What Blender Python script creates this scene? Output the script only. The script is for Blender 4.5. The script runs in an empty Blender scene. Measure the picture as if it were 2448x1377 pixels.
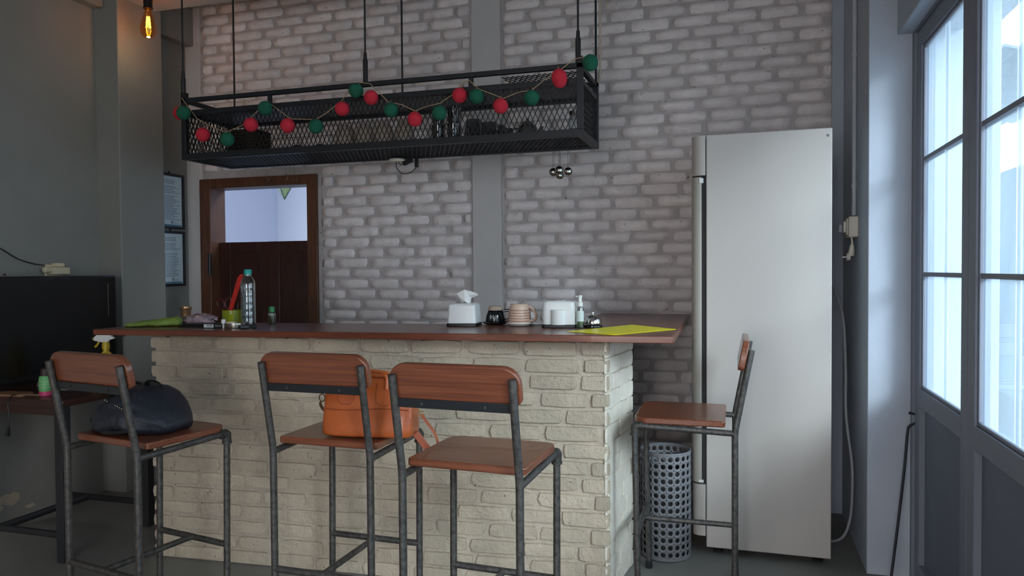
import bpy, bmesh, math, random
from mathutils import Vector, Matrix, noise
R = random.Random(7)
PI = math.pi
scene = bpy.context.scene
C = scene.collection

# ------------------------------------------------------------------ camera, world, sun, exposure
F_PX, HOR_Y, YAW, ROLL, CAM_H = 1782.26, 646.31, 0.2988, -0.0069, 1.31
pit = math.atan((1377 / 2 - HOR_Y) / F_PX)
Fw = Vector((-math.sin(YAW), math.cos(YAW), 0)); Rt = Vector((math.cos(YAW), math.sin(YAW), 0)); Up0 = Vector((0, 0, 1))
Fp = Fw * math.cos(pit) - Up0 * math.sin(pit); Up = Up0 * math.cos(pit) + Fw * math.sin(pit)
R2 = Rt * math.cos(ROLL) + Up * math.sin(ROLL); U2 = -Rt * math.sin(ROLL) + Up * math.cos(ROLL)
cam_d = bpy.data.cameras.new('camera'); cam = bpy.data.objects.new('camera', cam_d); C.objects.link(cam)
cam_d.sensor_width = 36; cam_d.lens = F_PX / 2448 * 36; cam_d.clip_start = .05; cam_d.clip_end = 200
M = Matrix((R2, U2, -Fp)).transposed().to_4x4(); M.translation = (0, 0, CAM_H); cam.matrix_world = M
scene.camera = cam

world = bpy.data.worlds.new('sky'); scene.world = world; world.use_nodes = True
bg = world.node_tree.nodes['Background']; bg.inputs['Color'].default_value = (.955, .972, 1.0, 1); bg.inputs['Strength'].default_value = 4.6

def sun(name, to_sun, strength, angle, col):
    l = bpy.data.lights.new(name, 'SUN'); l.energy = strength; l.angle = math.radians(angle); l.color = col
    o = bpy.data.objects.new(name, l); C.objects.link(o); o.rotation_euler = Vector(to_sun).to_track_quat('Z', 'Y').to_euler(); o.location = (6, -4, 6)
sun('hazy_sun', (1.0, -1.15, .70), 6.4, 19, (1.0, .96, .92))

vs = scene.view_settings
vs.view_transform = 'Standard'; vs.look = 'None'; vs.gamma = 1; vs.use_curve_mapping = False; vs.exposure = 0.50

# ------------------------------------------------------------------ helpers
def lin(c):
    return tuple((x / 255 / 12.92) if x <= 10.3 else ((x / 255 + .055) / 1.055) ** 2.4 for x in c)

class MB:
    def __init__(s): s.v = []; s.f = []
    def add(s, vs, fs, M=None):
        n = len(s.v)
        s.v += [tuple(M @ Vector(p)) if M else tuple(p) for p in vs]
        s.f += [tuple(i + n for i in f) for f in fs]; return s
    def cb(s, x0, x1, y0, y1, z0, z1, M=None):
        v = [(x, y, z) for z in (z0, z1) for y in (y0, y1) for x in (x0, x1)]
        return s.add(v, [(0, 2, 3, 1), (4, 5, 7, 6), (0, 1, 5, 4), (2, 6, 7, 3), (0, 4, 6, 2), (1, 3, 7, 5)], M)
    def box(s, c, d, M=None):
        return s.cb(c[0]-d[0]/2, c[0]+d[0]/2, c[1]-d[1]/2, c[1]+d[1]/2, c[2]-d[2]/2, c[2]+d[2]/2, M)
    def tube(s, pts, r, n=10, closed=False, flat=None, caps=True):
        P = [Vector(p) for p in pts]; m = len(P); rings = []
        t0 = None; nrm = None
        for i in range(m):
            if closed: t = (P[(i+1) % m] - P[i-1]).normalized()
            elif i == 0: t = (P[1]-P[0]).normalized()
            elif i == m-1: t = (P[-1]-P[-2]).normalized()
            else:
                t = ((P[i+1]-P[i]).normalized() + (P[i]-P[i-1]).normalized())
                t = t.normalized() if t.length > 1e-6 else (P[i+1]-P[i]).normalized()
            if nrm is None:
                ref = Vector((0, 0, 1)) if abs(t.z) < .9 else Vector((1, 0, 0))
                nrm = (ref - t * ref.dot(t)).normalized()
            else:
                nrm = (nrm - t * nrm.dot(t)); nrm = nrm.normalized() if nrm.length > 1e-6 else t.orthogonal().normalized()
            b = t.cross(nrm); rr = r[i] if isinstance(r, (list, tuple)) else r
            k = 1.0
            if 0 < i < m-1 and not closed:
                d = (P[i]-P[i-1]).normalized().dot(t); k = 1 / max(d, .6)
            fx, fy = flat if flat else (1, 1)
            rings.append([P[i] + (nrm*math.cos(2*PI*j/n)*fx + b*math.sin(2*PI*j/n)*fy)*rr*(k if k < 1.4 else 1.4) for j in range(n)])
        return s.loft(rings, caps and not closed, closed)
    def loft(s, rings, cap=True, closed=False):
        n = len(rings[0]); base = len(s.v); m = len(rings)
        for r in rings: s.v += [tuple(p) for p in r]
        for i in range(m if closed else m-1):
            a = base + i*n; b = base + ((i+1) % m)*n
            for j in range(n): s.f.append((a+j, a+(j+1) % n, b+(j+1) % n, b+j))
        if cap:
            s.f.append(tuple(base+j for j in reversed(range(n)))); s.f.append(tuple(base+(m-1)*n+j for j in range(n)))
        return s
    def lathe(s, prof, n=20, c=(0, 0, 0), cap=True, M=None):
        rings = [[(c[0]+r*math.cos(2*PI*j/n), c[1]+r*math.sin(2*PI*j/n), c[2]+z) for j in range(n)] for r, z in [(max(r, 1e-4), z) for r, z in prof]]
        if M: rings = [[M @ Vector(p) for p in r] for r in rings]
        return s.loft(rings, cap)
    def sphere(s, c, r, nu=16, nv=10, sc=(1, 1, 1)):
        return s.loft([[(c[0]+sc[0]*r*math.sin(a)*math.cos(2*PI*j/nu), c[1]+sc[1]*r*math.sin(a)*math.sin(2*PI*j/nu), c[2]-sc[2]*r*math.cos(a)) for j in range(nu)] for a in [max(.02, min(PI-.02, PI*i/nv)) for i in range(nv+1)]])
    def prism(s, poly, z0, z1, M=None):
        r = [[(x, y, z) for x, y in poly] for z in (z0, z1)]
        if M: r = [[M @ Vector(p) for p in q] for q in r]
        return s.loft(r)
    def mesh(s, name, mat, smooth=35):
        me = bpy.data.meshes.new(name); me.from_pydata(s.v, [], s.f)
        bm = bmesh.new(); bm.from_mesh(me); bmesh.ops.recalc_face_normals(bm, faces=bm.faces); bm.to_mesh(me); bm.free()
        if mat is not None: me.materials.append(mat)
        if smooth:
            me.polygons.foreach_set('use_smooth', [True]*len(me.polygons))
            if smooth < 180: me.set_sharp_from_angle(angle=math.radians(smooth))
        me.update(); return me
    def build(s, name, mat, parent=None, loc=(0, 0, 0), rot=(0, 0, 0), smooth=35, bevel=0, seg=2, solid=0, sub=0):
        o = bpy.data.objects.new(name, s.mesh(name, mat, smooth)); C.objects.link(o)
        o.location = loc; o.rotation_euler = rot; o.parent = parent
        if sub: m = o.modifiers.new('sub', 'SUBSURF'); m.levels = m.render_levels = sub
        if solid: m = o.modifiers.new('solid', 'SOLIDIFY'); m.thickness = solid; m.offset = 0
        if bevel: m = o.modifiers.new('bevel', 'BEVEL'); m.width = bevel; m.segments = seg; m.limit_method = 'ANGLE'; m.angle_limit = math.radians(40); m.harden_normals = False
        return o

def rrect(w, h, r, n=5, cx=0, cy=0):
    p = []
    for (sx, sy, a0) in ((1, 1, 0), (-1, 1, PI/2), (-1, -1, PI), (1, -1, 3*PI/2)):
        for i in range(n+1):
            a = a0 + PI/2*i/n
            p.append((cx+sx*(w/2-r)+r*math.cos(a), cy+sy*(h/2-r)+r*math.sin(a)))
    return p

def spline(pts, k=6):
    P = [Vector(p) for p in pts]; out = []
    for i in range(len(P)-1):
        p0 = P[max(i-1, 0)]; p1 = P[i]; p2 = P[i+1]; p3 = P[min(i+2, len(P)-1)]
        for j in range(k):
            t = j/k
            out.append(.5*((2*p1)+(-p0+p2)*t+(2*p0-5*p1+4*p2-p3)*t*t+(-p0+3*p1-3*p2+p3)*t**3))
    out.append(P[-1]); return out

def thing(name, label, cat, loc=(0, 0, 0), rz=0, group=None):
    o = bpy.data.objects.new(name, None); C.objects.link(o); o.empty_display_size = .1
    o.location = loc; o.rotation_euler = (0, 0, rz); return tag(o, label, cat, group)
def tag(o, label, cat, group=None):
    o['label'] = label; o['category'] = cat
    if group: o['group'] = group
    return o
def struct(o, label=None):
    o['kind'] = 'structure'
    if label: o['label'] = label
    return o
def copy_tree(o, parent=None):
    c = o.copy(); C.objects.link(c); c.parent = parent
    for ch in list(o.children): copy_tree(ch, c)
    return c

# ------------------------------------------------------------------ materials
def mat(name, col, rough=.6, metal=0, bump=0, bscale=40, var=0, vscale=6, col2=None, spec=.5, coat=0, aniso=None, objvar=0, pits=0, detail=6):
    m = bpy.data.materials.new(name); m.use_nodes = True; nt = m.node_tree; N = nt.nodes; L = nt.links
    p = N['Principled BSDF']; c = lin(col) + (1,)
    p.inputs['Base Color'].default_value = c; p.inputs['Roughness'].default_value = rough; p.inputs['Metallic'].default_value = metal
    p.inputs['Specular IOR Level'].default_value = spec; p.inputs['Coat Weight'].default_value = coat
    tc = N.new('ShaderNodeTexCoord'); src = tc.outputs['Object']
    if objvar:
        oi = N.new('ShaderNodeObjectInfo'); ad = N.new('ShaderNodeVectorMath'); ad.operation = 'ADD'
        cm = N.new('ShaderNodeVectorMath'); cm.operation = 'SCALE'; cm.inputs['Scale'].default_value = 37.0
        L.new(oi.outputs['Location'], cm.inputs[0]); L.new(src, ad.inputs[0]); L.new(cm.outputs[0], ad.inputs[1]); src = ad.outputs[0]
    if aniso:
        mp = N.new('ShaderNodeMapping'); mp.inputs['Scale'].default_value = aniso; L.new(src, mp.inputs['Vector']); src2 = mp.outputs[0]
    else: src2 = src
    colout = None
    if var or col2:
        n = N.new('ShaderNodeTexNoise'); n.inputs['Scale'].default_value = vscale; n.inputs['Detail'].default_value = detail; n.inputs['Roughness'].default_value = .6
        L.new(src2, n.inputs['Vector'])
        r = N.new('ShaderNodeValToRGB'); r.color_ramp.elements[0].position = .3; r.color_ramp.elements[1].position = .7
        if col2: r.color_ramp.elements[0].color = c; r.color_ramp.elements[1].color = lin(col2) + (1,)
        else:
            r.color_ramp.elements[0].color = tuple(x*(1-var) for x in c[:3]) + (1,); r.color_ramp.elements[1].color = tuple(min(1, x*(1+var)) for x in c[:3]) + (1,)
        L.new(n.outputs['Fac'], r.inputs['Fac']); colout = r.outputs['Color']
    if objvar:
        mr = N.new('ShaderNodeMapRange'); mr.inputs['To Min'].default_value = 1-objvar; mr.inputs['To Max'].default_value = 1+objvar*.6
        L.new(oi.outputs['Random'], mr.inputs['Value'])
        mx = N.new('ShaderNodeVectorMath'); mx.operation = 'SCALE'
        if colout: L.new(colout, mx.inputs[0])
        else: mx.inputs[0].default_value = c[:3]
        L.new(mr.outputs[0], mx.inputs['Scale']); colout = mx.outputs[0]
    hgt = None
    if bump:
        n2 = N.new('ShaderNodeTexNoise'); n2.inputs['Scale'].default_value = bscale; n2.inputs['Detail'].default_value = 8; n2.inputs['Roughness'].default_value = .65
        L.new(src2, n2.inputs['Vector']); hgt = n2.outputs['Fac']
    if pits:
        v = N.new('ShaderNodeTexVoronoi'); v.inputs['Scale'].default_value = pits; L.new(src, v.inputs['Vector'])
        n3 = N.new('ShaderNodeTexNoise'); n3.inputs['Scale'].default_value = pits*.45; n3.inputs['Detail'].default_value = 2; L.new(src, n3.inputs['Vector'])
        th = N.new('ShaderNodeMapRange'); th.inputs['From Min'].default_value = .60; th.inputs['From Max'].default_value = .72; th.inputs['To Min'].default_value = 0; th.inputs['To Max'].default_value = .32
        L.new(n3.outputs['Fac'], th.inputs['Value'])
        lt = N.new('ShaderNodeMath'); lt.operation = 'LESS_THAN'; L.new(v.outputs['Distance'], lt.inputs[0]); L.new(th.outputs[0], lt.inputs[1])
        mxh = N.new('ShaderNodeMath'); mxh.operation = 'MULTIPLY_ADD'; mxh.inputs[1].default_value = -.8; L.new(lt.outputs[0], mxh.inputs[0])
        if hgt: L.new(hgt, mxh.inputs[2])
        hgt = mxh.outputs[0]
        dk = N.new('ShaderNodeMix'); dk.data_type = 'RGBA'; dk.inputs['B'].default_value = tuple(x*.35 for x in c[:3]) + (1,)
        L.new(lt.outputs[0], dk.inputs['Factor'])
        if colout: L.new(colout, dk.inputs['A'])
        else: dk.inputs['A'].default_value = c
        colout = dk.outputs['Result']
    if hgt:
        b = N.new('ShaderNodeBump'); b.inputs['Strength'].default_value = bump; b.inputs['Distance'].default_value = .01
        L.new(hgt, b.inputs['Height']); L.new(b.outputs['Normal'], p.inputs['Normal'])
    if colout: L.new(colout, p.inputs['Base Color'])
    return m

def wood(name, c1, c2, grain=(1.2, 14, 14), rough=.35, coat=.15, scale=3.5, sat=0):
    m = mat(name, c1, rough=rough, col2=c2, vscale=scale, aniso=grain, bump=.06, bscale=9, coat=coat, objvar=.10, detail=8)
    return m

def glass(name, tint=(255, 255, 255), refl=.1, rough=.02, dirt=0, dirtcol=(220, 232, 240), dscale=3, trans=.6, extra=None):
    m = bpy.data.materials.new(name); m.use_nodes = True; nt = m.node_tree; N = nt.nodes; L = nt.links
    N.remove(N['Principled BSDF']); out = N['Material Output']
    t = N.new('ShaderNodeBsdfTransparent'); t.inputs['Color'].default_value = lin(tint) + (1,)
    g = N.new('ShaderNodeBsdfGlossy'); g.inputs['Roughness'].default_value = rough
    fr = N.new('ShaderNodeLayerWeight'); fr.inputs['Blend'].default_value = .35
    mr = N.new('ShaderNodeMapRange'); mr.inputs['To Min'].default_value = refl*.5; mr.inputs['To Max'].default_value = min(1, refl*4.5); L.new(fr.outputs['Facing'], mr.inputs['Value'])
    mix = N.new('ShaderNodeMixShader'); L.new(mr.outputs[0], mix.inputs[0]); L.new(t.outputs[0], mix.inputs[1]); L.new(g.outputs[0], mix.inputs[2])
    last = mix.outputs[0]
    if dirt:
        d = N.new('ShaderNodeBsdfDiffuse'); d.inputs['Color'].default_value = lin(dirtcol) + (1,)
        tr = N.new('ShaderNodeBsdfTranslucent'); tr.inputs['Color'].default_value = lin(dirtcol) + (1,)
        m2 = N.new('ShaderNodeMixShader'); m2.inputs[0].default_value = trans; L.new(d.outputs[0], m2.inputs[1]); L.new(tr.outputs[0], m2.inputs[2])
        tc = N.new('ShaderNodeTexCoord'); mp = N.new('ShaderNodeMapping'); mp.inputs['Scale'].default_value = (1, 1, .35); L.new(tc.outputs['Object'], mp.inputs[0])
        n = N.new('ShaderNodeTexNoise'); n.inputs['Scale'].default_value = dscale; n.inputs['Detail'].default_value = 7; n.inputs['Distortion'].default_value = 1.2; L.new(mp.outputs[0], n.inputs['Vector'])
        r = N.new('ShaderNodeMapRange'); r.inputs['From Min'].default_value = .35; r.inputs['From Max'].default_value = .75; r.inputs['To Min'].default_value = dirt*.55; r.inputs['To Max'].default_value = dirt*1.25; L.new(n.outputs['Fac'], r.inputs['Value'])
        m3 = N.new('ShaderNodeMixShader'); L.new(r.outputs[0], m3.inputs[0]); L.new(last, m3.inputs[1]); L.new(m2.outputs[0], m3.inputs[2]); last = m3.outputs[0]
    L.new(last, out.inputs['Surface']); return m

def emit(name, col, s):
    m = bpy.data.materials.new(name); m.use_nodes = True; p = m.node_tree.nodes['Principled BSDF']
    p.inputs['Base Color'].default_value = lin(col)+(1,); p.inputs['Emission Color'].default_value = lin(col)+(1,); p.inputs['Emission Strength'].default_value = s; return m

m_wall = mat('grey_wall_paint', (138, 136, 131), .75, bump=.12, bscale=60, var=.05, vscale=3)
m_pillar = mat('blue_grey_pillar_paint', (176, 182, 194), .7, bump=.10, bscale=50, var=.05, vscale=3)  # blue tint stands in for the bluish haze on the right side
m_beam = mat('beam_paint', (170, 172, 176), .7, bump=.08, bscale=50, var=.04)
m_ceil = mat('ceiling_paint', (190, 188, 186), .85, bump=.05, bscale=40, var=.03)
m_brick = mat('painted_grey_brick', (247, 237, 236), .62, bump=.5, bscale=55, var=.08, vscale=14, objvar=.10, pits=70)
m_mortar = mat('painted_grey_mortar', (192, 185, 184), .75, bump=.9, bscale=45, var=.14, vscale=10, pits=50)
m_pil = mat('pilaster_plaster', (208, 204, 203), .7, bump=.12, bscale=70, var=.03, vscale=5)
m_cbrick = mat('cream_brick', (203, 186, 164), .75, bump=1.0, bscale=48, var=.09, vscale=16, objvar=.09, pits=80)
m_cmortar = mat('cream_mortar', (196, 181, 163), .8, bump=1.0, bscale=42, var=.10, vscale=10, pits=60)
m_floor = mat('concrete_floor', (126, 124, 119), .5, bump=.15, bscale=25, var=.12, vscale=2.2)
m_top = wood('worktop_wood', (92, 48, 35), (122, 70, 50), (1.0, 26, 26), .28, .15)
m_edge = wood('worktop_edge_wood', (98, 46, 30), (132, 70, 46), (1.2, 16, 16), .3, .2)
m_seat = wood('stool_wood', (100, 54, 38), (144, 82, 56), (.9, 38, 38), .3, .3)
m_pipe = mat('grey_steel_pipe', (62, 60, 60), .45, .55, bump=.2, bscale=120, col2=(108, 103, 99), vscale=55)
m_elbow = mat('cast_elbow', (84, 82, 78), .5, .7, bump=.3, bscale=150)
m_flat = mat('black_flat_bar', (44, 46, 50), .45, .3)
m_rack = mat('black_rack_steel', (37, 38, 42), .45, .2)
m_black = mat('black_plastic', (20, 20, 22), .4)
m_rubber = mat('rubber', (24, 24, 25), .8)
m_fridge = mat('fridge_panel', (184, 176, 170), .38, bump=.02, bscale=200)
m_fdoor = mat('fridge_door_edge', (174, 168, 158), .35)
m_gap = mat('gasket', (38, 34, 34), .8)
m_dframe = mat('door_steel_paint', (122, 125, 138), .5, bump=.04, bscale=60, var=.04)  # lighter, bluer tone puts some of the haze into the frame colour
m_dpanel = mat('door_panel_paint', (104, 109, 124), .55, bump=.04, bscale=60, var=.05)  # bluish like the frames, haze put into the colour
m_pane = glass('dirty_window_glass', (225, 238, 245), .07, .05, dirt=.30, dirtcol=(152, 172, 188), dscale=3.4, trans=.75)
m_bar = glass('pale_glazing_seam', (250, 252, 255), .05, .1, dirt=.5, dirtcol=(250, 252, 255), dscale=2, trans=1.0)  # white translucent colour imitates the refracted glint along the pane joint
m_jamb = wood('door_frame_wood', (80, 48, 34), (112, 70, 46), (14, 14, 1.4), .5, .05)
m_saloon = wood('dark_saloon_wood', (52, 26, 22), (72, 38, 30), (14, 14, 1.4), .4, .1)
m_backroom = mat('pale_blue_room_paint', (196, 206, 226), .8)
m_white = mat('white_plastic', (226, 224, 222), .35)
m_cream = mat('cream_plastic', (212, 198, 168), .45)
m_steel = mat('polished_steel', (205, 202, 198), .18, 1.0)
m_tv = mat('tv_black', (22, 24, 27), .35)
m_tvs = mat('tv_screen', (12, 14, 16), .22)
m_desk = wood('dark_table_wood', (52, 30, 26), (70, 42, 36), (1.2, 14, 14), .35, .15)
m_dleg = mat('dark_table_leg', (46, 46, 49), .55, .2)

# ================================================================== STRUCTURE
XL, XR, YW, ZC, YB = -3.67, .512, 4.3, 3.12, -2.3
XD = .707
struct(MB().cb(-4.4, 9, YB-6, 14, -.08, 0).build('floor', m_floor), 'grey concrete floor')
struct(MB().cb(-3.9, 1.0, YB, 4.5, ZC, ZC+.12).build('ceiling', m_ceil), 'pale plastered ceiling')
# left wall with column and beam
wl = struct(MB().cb(XL-.15, XL, YB, 4.45, 0, ZC).build('wall_left', m_wall), 'plain grey painted wall behind the television')
MB().cb(XL-.02, -3.5, 3.535, 3.885, 0, ZC).build('column', m_wall, wl, bevel=.006)
MB().cb(XL-.02, -3.597, YB, 3.54, 2.875, ZC).build('beam', m_wall, wl, bevel=.012)
MB().cb(XL-.02, -3.597, 3.88, 4.3, 2.862, ZC).build('beam', m_wall, wl, bevel=.012)
m_stain = mat('bare_plaster', (176, 160, 140), .85, bump=.6, bscale=40, var=.15, vscale=12)
def patch(cy, cz, w, h, seed):
    r = random.Random(seed); n = 18
    poly = [(cy + w/2*math.cos(2*PI*i/n)*r.uniform(.6, 1.15), cz + h/2*math.sin(2*PI*i/n)*r.uniform(.55, 1.15)) for i in range(n)]
    MB().loft([[(XL-.003, y, z) for y, z in poly], [(XL+.0035, y, z) for y, z in poly]]).build('peeled_paint_patch', m_stain, wl)
patch(2.93, .13, .16, .07, 3); patch(3.05, .06, .06, .03, 4); patch(2.80, .09, .2, .06, 5)
struct(MB().cb(XL, XR+.2, 3.535, 3.83, 2.935, ZC).build('trim_1', m_beam, bevel=.008), 'pale ceiling beam crossing above the bar')

# back wall ---------------------------------------------------------
DX0, DX1, DZ1 = -3.555, -2.640, 1.947        # door frame outer
def brick_meshes(material, n, L, H, D, seed, jit, inset, rnd=.18, smooth=180):
    out = []
    r = random.Random(seed)
    for k in range(n):
        nx, nz = 5, 3
        mb = MB(); g = []
        for j in range(nz):
            for i in range(nx):
                u = -1+2*i/(nx-1); w = -1+2*j/(nz-1)
                ed = (abs(u) > .99) + (abs(w) > .99)
                x = u*(L/2-inset*1.3) + r.uniform(-jit, jit); z = w*(H/2-inset) + r.uniform(-jit, jit)*.8
                if ed == 2: x *= 1-r.uniform(.02, .09); z *= 1-r.uniform(.02, .14)
                y = -D + (D*rnd*ed if ed else 0) + r.uniform(-jit, jit)*.7
                mb.v.append((x, y, z)); g.append(len(mb.v)-1)
        G = lambda i, j: g[j*nx+i]
        for j in range(nz-1):
            for i in range(nx-1): mb.f.append((G(i, j), G(i+1, j), G(i+1, j+1), G(i, j+1)))
        per = [G(i, 0) for i in range(nx)] + [G(nx-1, j) for j in range(1, nz)] + [G(i, nz-1) for i in range(nx-2, -1, -1)] + [G(0, j) for j in range(nz-2, 0, -1)]
        ob = []
        for q in per:
            x, y, z = mb.v[q]
            sx = 1 if x > 0 else -1
            u = x/(L/2-inset*1.3); w = z/(H/2-inset)
            mb.v.append((u*L/2, 0.006, w*H/2)); ob.append(len(mb.v)-1)
        for q in range(len(per)):
            q2 = (q+1) % len(per); mb.f.append((per[q2], per[q], ob[q], ob[q2]))
        out.append(mb.mesh('brick', material, smooth))
    return out

BR = brick_meshes(m_brick, 14, .205, .056, .018, 11, .0024, .0042)
def lay(x0, x1, z0, z1, pitch, bl, gap, r, holes=()):
    """list of (xc, zc, length, height scale) for a running bond with uneven bricks"""
    out = []; z = z0 + pitch/2; k = 0
    while z < z1 - pitch*.3:
        x = x0 - (0 if k % 2 else bl*.5) + r.uniform(-.03, .03)
        while x < x1:
            L = bl*r.uniform(.90, 1.05); a, b = max(x, x0), min(x+L, x1)
            for hx0, hx1, hz0, hz1 in holes:
                if hz0-pitch*.5 < z < hz1+pitch*.5:
                    if a >= hx0 and b <= hx1: b = a
                    elif a < hx0 < b: b = hx0
                    elif a < hx1 < b: a = hx1
            if b-a > .035: out.append(((a+b)/2, z + r.uniform(-.002, .002), b-a, r.uniform(.94, 1.08)))
            x += L + gap*r.uniform(.7, 1.3)
        z += pitch; k += 1
    return out

def brick_wall(parent, items, meshes, L0, place, score, limit=300):
    items = sorted(items, key=score); r = random.Random(5)
    for it in items[:limit]:
        o = bpy.data.objects.new('brick', r.choice(meshes)); C.objects.link(o); o.parent = parent
        o.location, o.rotation_euler, sx = place(it)
        fl = r.choice((-1, 1)); o.scale = (sx, r.uniform(.8, 1.2), it[3])
        if fl < 0: o.rotation_euler.rotate_axis('Y', PI)
    rest = items[limit:]
    if rest:
        mb = MB()
        for it in rest:
            me = r.choice(meshes); loc, rot, sx = place(it)
            mm = Matrix.Translation(loc) @ rot_m(rot) @ Matrix.Diagonal((sx, 1, it[3], 1))
            mb.add([v.co[:] for v in me.vertices], [tuple(p.vertices) for p in me.polygons], mm)
        o = mb.build('brick_courses', meshes[0].materials[0], parent, smooth=180); o['kind'] = 'stuff'
def rot_m(rot):
    from mathutils import Euler
    return Euler(rot).to_matrix().to_4x4()

PX0, PX1 = -1.566, -1.381
wbl = struct(MB().cb(XL, DX0+.02, YW, YW+.16, 0, ZC).cb(DX0+.02, DX1-.02, YW, YW+.16, DZ1-.02, ZC).cb(DX1-.02, PX0, YW, YW+.16, 0, ZC).build('wall_back_left', m_mortar), 'grey painted brick wall around the wooden doorway')
MB().cb(XL, -3.548, YW-.014, YW+.01, 0, ZC).build('plaster_strip', m_pil, wbl, bevel=.004)
MB().cb(DX1-.004, DX1+.022, YW-.012, YW+.01, 0, DZ1+.01).build('plaster_edge', m_mortar, wbl, bevel=.004)
wbr = struct(MB().cb(PX1, .80, YW, YW+.16, 0, ZC).build('wall_back_right', m_mortar), 'grey painted brick wall behind the tall fridge')
struct(MB().cb(PX0, PX1, YW-.022, YW+.12, 0, ZC).build('trim_2', m_pil, bevel=.003), 'smooth grey plaster pilaster between the two brick wall sections')
def placeb(it): return (it[0], YW, it[1]), (0, 0, R.uniform(-.008, .008)), it[2]/.205
rb = random.Random(21)
itl = lay(-3.535, PX0-.012, 0, ZC, 0.0665, .208, .022, rb, [(DX0-.05, DX1+.03, 0, DZ1+.012)])
brick_wall(wbl, itl, BR, .205, placeb, lambda i: (0 if i[1] > 1.03 else 1, -i[0]*.3 + abs(i[1]-1.7)))
itr = lay(PX1+.012, .46, 0, ZC, .0665, .208, .022, rb)
brick_wall(wbr, itr, BR, .205, placeb, lambda i: (1 if (i[0] > -.28 and i[1] < 1.9) or i[1] > 2.95 or (i[0] < -.5 and i[1] < 1.03) else 0, abs(i[1]-1.7)))
MB().cb(.455, .52, YW-.02, YW+.01, 0, ZC).build('plaster_strip', m_pillar, wbr, bevel=.003)

# pillar and door wall ------------------------------------------------
wr = struct(MB().cb(XR, 1.0, 3.467, 4.46, 0, ZC).build('wall_right', m_pillar, bevel=.004), 'pale blue grey pillar beside the glass doors')
MB().cb(.62, .86, -.75, 3.47, 2.28, ZC).build('door_lintel', m_pillar, wr, bevel=.004)
MB().cb(.66, .86, YB, -.75, 0, ZC).build('wall_panel', m_wall, wr)
# unseen rear wall, its opening added to let in fill daylight
struct(MB().cb(XL-.1, -1.5, YB-.15, YB, 0, ZC).cb(.2, .9, YB-.15, YB, 0, ZC).cb(-1.5, .2, YB-.15, YB, 2.5, ZC).build('wall_front', m_wall), 'grey wall with a wide open shop front')

# glass doors -----------------------------------------------------------
def leaf(n, y1, y0):
    d = struct(MB().cb(XD-.02, XD+.025, y1-.075, y1, .01, 2.27).cb(XD-.02, XD+.025, y0, y0+.075, .01, 2.27)
               .cb(XD-.02, XD+.025, y0+.075, y1-.075, 2.20, 2.27).cb(XD-.02, XD+.025, y0+.075, y1-.075, .745, .82)
               .cb(XD-.02, XD+.025, y0+.075, y1-.075, .01, .10).build('door_%d' % n, m_dframe, bevel=.004), 'tall steel door with dirty glass panes')
    a, b = y0+.075, y1-.075; mid = a + (b-a)*.5
    MB().cb(XD+.002, XD+.016, a, b, .10, .745).build('lower_panel', m_dpanel, d)
    zs = [.82, 1.283, 1.745, 2.20]
    for i in range(3):
        for (p, q) in ((a, mid), (mid, b)):
            MB().cb(XD+.004, XD+.008, p, q, zs[i], zs[i+1]).build('pane', m_pane, d, smooth=0)
    for z in zs[1:3]: MB().cb(XD-.008, XD+.016, a, b, z-.008, z+.008).build('glazing_bar', m_dframe, d)
    MB().cb(XD-.001, XD+.012, mid-.005, mid+.005, .82, 2.20).build('glazing_seam', m_bar, d)
    for z0, z1 in ((.82, .832), (2.188, 2.20)): MB().cb(XD-.012, XD+.0, a, b, z0, z1).build('glazing_bead', m_dframe, d, bevel=.003)
    MB().cb(XD-.012, XD, a, a+.012, .832, 2.188).cb(XD-.012, XD, b-.012, b, .832, 2.188).build('glazing_bead', m_dframe, d, bevel=.003)
    return d
y = 3.432
for n in range(5):
    leaf(n+1, y, y-.742); y -= .746
struct(MB().cb(XD-.03, XD+.05, 3.436, 3.47, 0, 2.28).build('trim_3', m_dframe, bevel=.003), 'steel door jamb against the pillar')
struct(MB().cb(XD-.03, XD+.05, -.75, 3.436, 2.272, 2.30).build('trim_4', m_dframe), 'steel head rail over the glass doors')
struct(MB().cb(XD-.03, XD+.05, -.75, y, 0, 2.28).build('trim_5', m_dframe), 'steel end post of the glass doors')

struct(MB().cb(.86, 1.25, -1.2, 4.46, 2.55, 2.63).build('trim_6', m_beam), 'concrete eave outside over the glass doors')  # added eave, not seen directly; darkens the upper panes

# doorway with wooden frame and saloon leaves ------------------------------
dr = struct(MB().cb(DX0, DX0+.085, YW-.03, YW+.13, 0, DZ1).cb(DX1-.075, DX1, YW-.03, YW+.13, 0, DZ1).cb(DX0+.085, DX1-.075, YW-.03, YW+.13, DZ1-.065, DZ1).build('door_6', m_jamb, bevel=.004), 'brown wooden doorway with dark half height swing leaves')
def swing(x0, x1, y, nm):
    z1 = 1.517
    l = MB().cb(x0, x0+.085, y, y+.032, .25, z1).cb(x1-.085, x1, y, y+.032, .25, z1).cb(x0+.085, x1-.085, y, y+.032, z1-.075, z1).cb(x0+.085, x1-.085, y, y+.032, .25, .36).build('swing_leaf', m_saloon, dr, bevel=.003)
    MB().cb(x0+.085, x1-.085, y+.009, y+.022, .36, z1-.075).build('leaf_panel', m_saloon, l)
    MB().cb(x0+.085, x0+.095, y+.001, y+.012, .36, z1-.075).cb(x1-.095, x1-.085, y+.001, y+.012, .36, z1-.075).cb(x0+.095, x1-.095, y+.001, y+.012, z1-.085, z1-.075).build('panel_bead', m_saloon, l)
swing(DX0+.088, -3.070, YW+.06, 'a'); swing(-3.066, DX1-.078, YW+.045, 'b')
MB().tube([(-3.474, YW-.036, 1.29), (-3.474, YW-.036, 1.44)], .012, 12).tube([(-3.474, YW-.036, 1.335), (-3.474, YW-.036, 1.34)], .0125, 12).build('hinge', m_black, dr)
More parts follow.
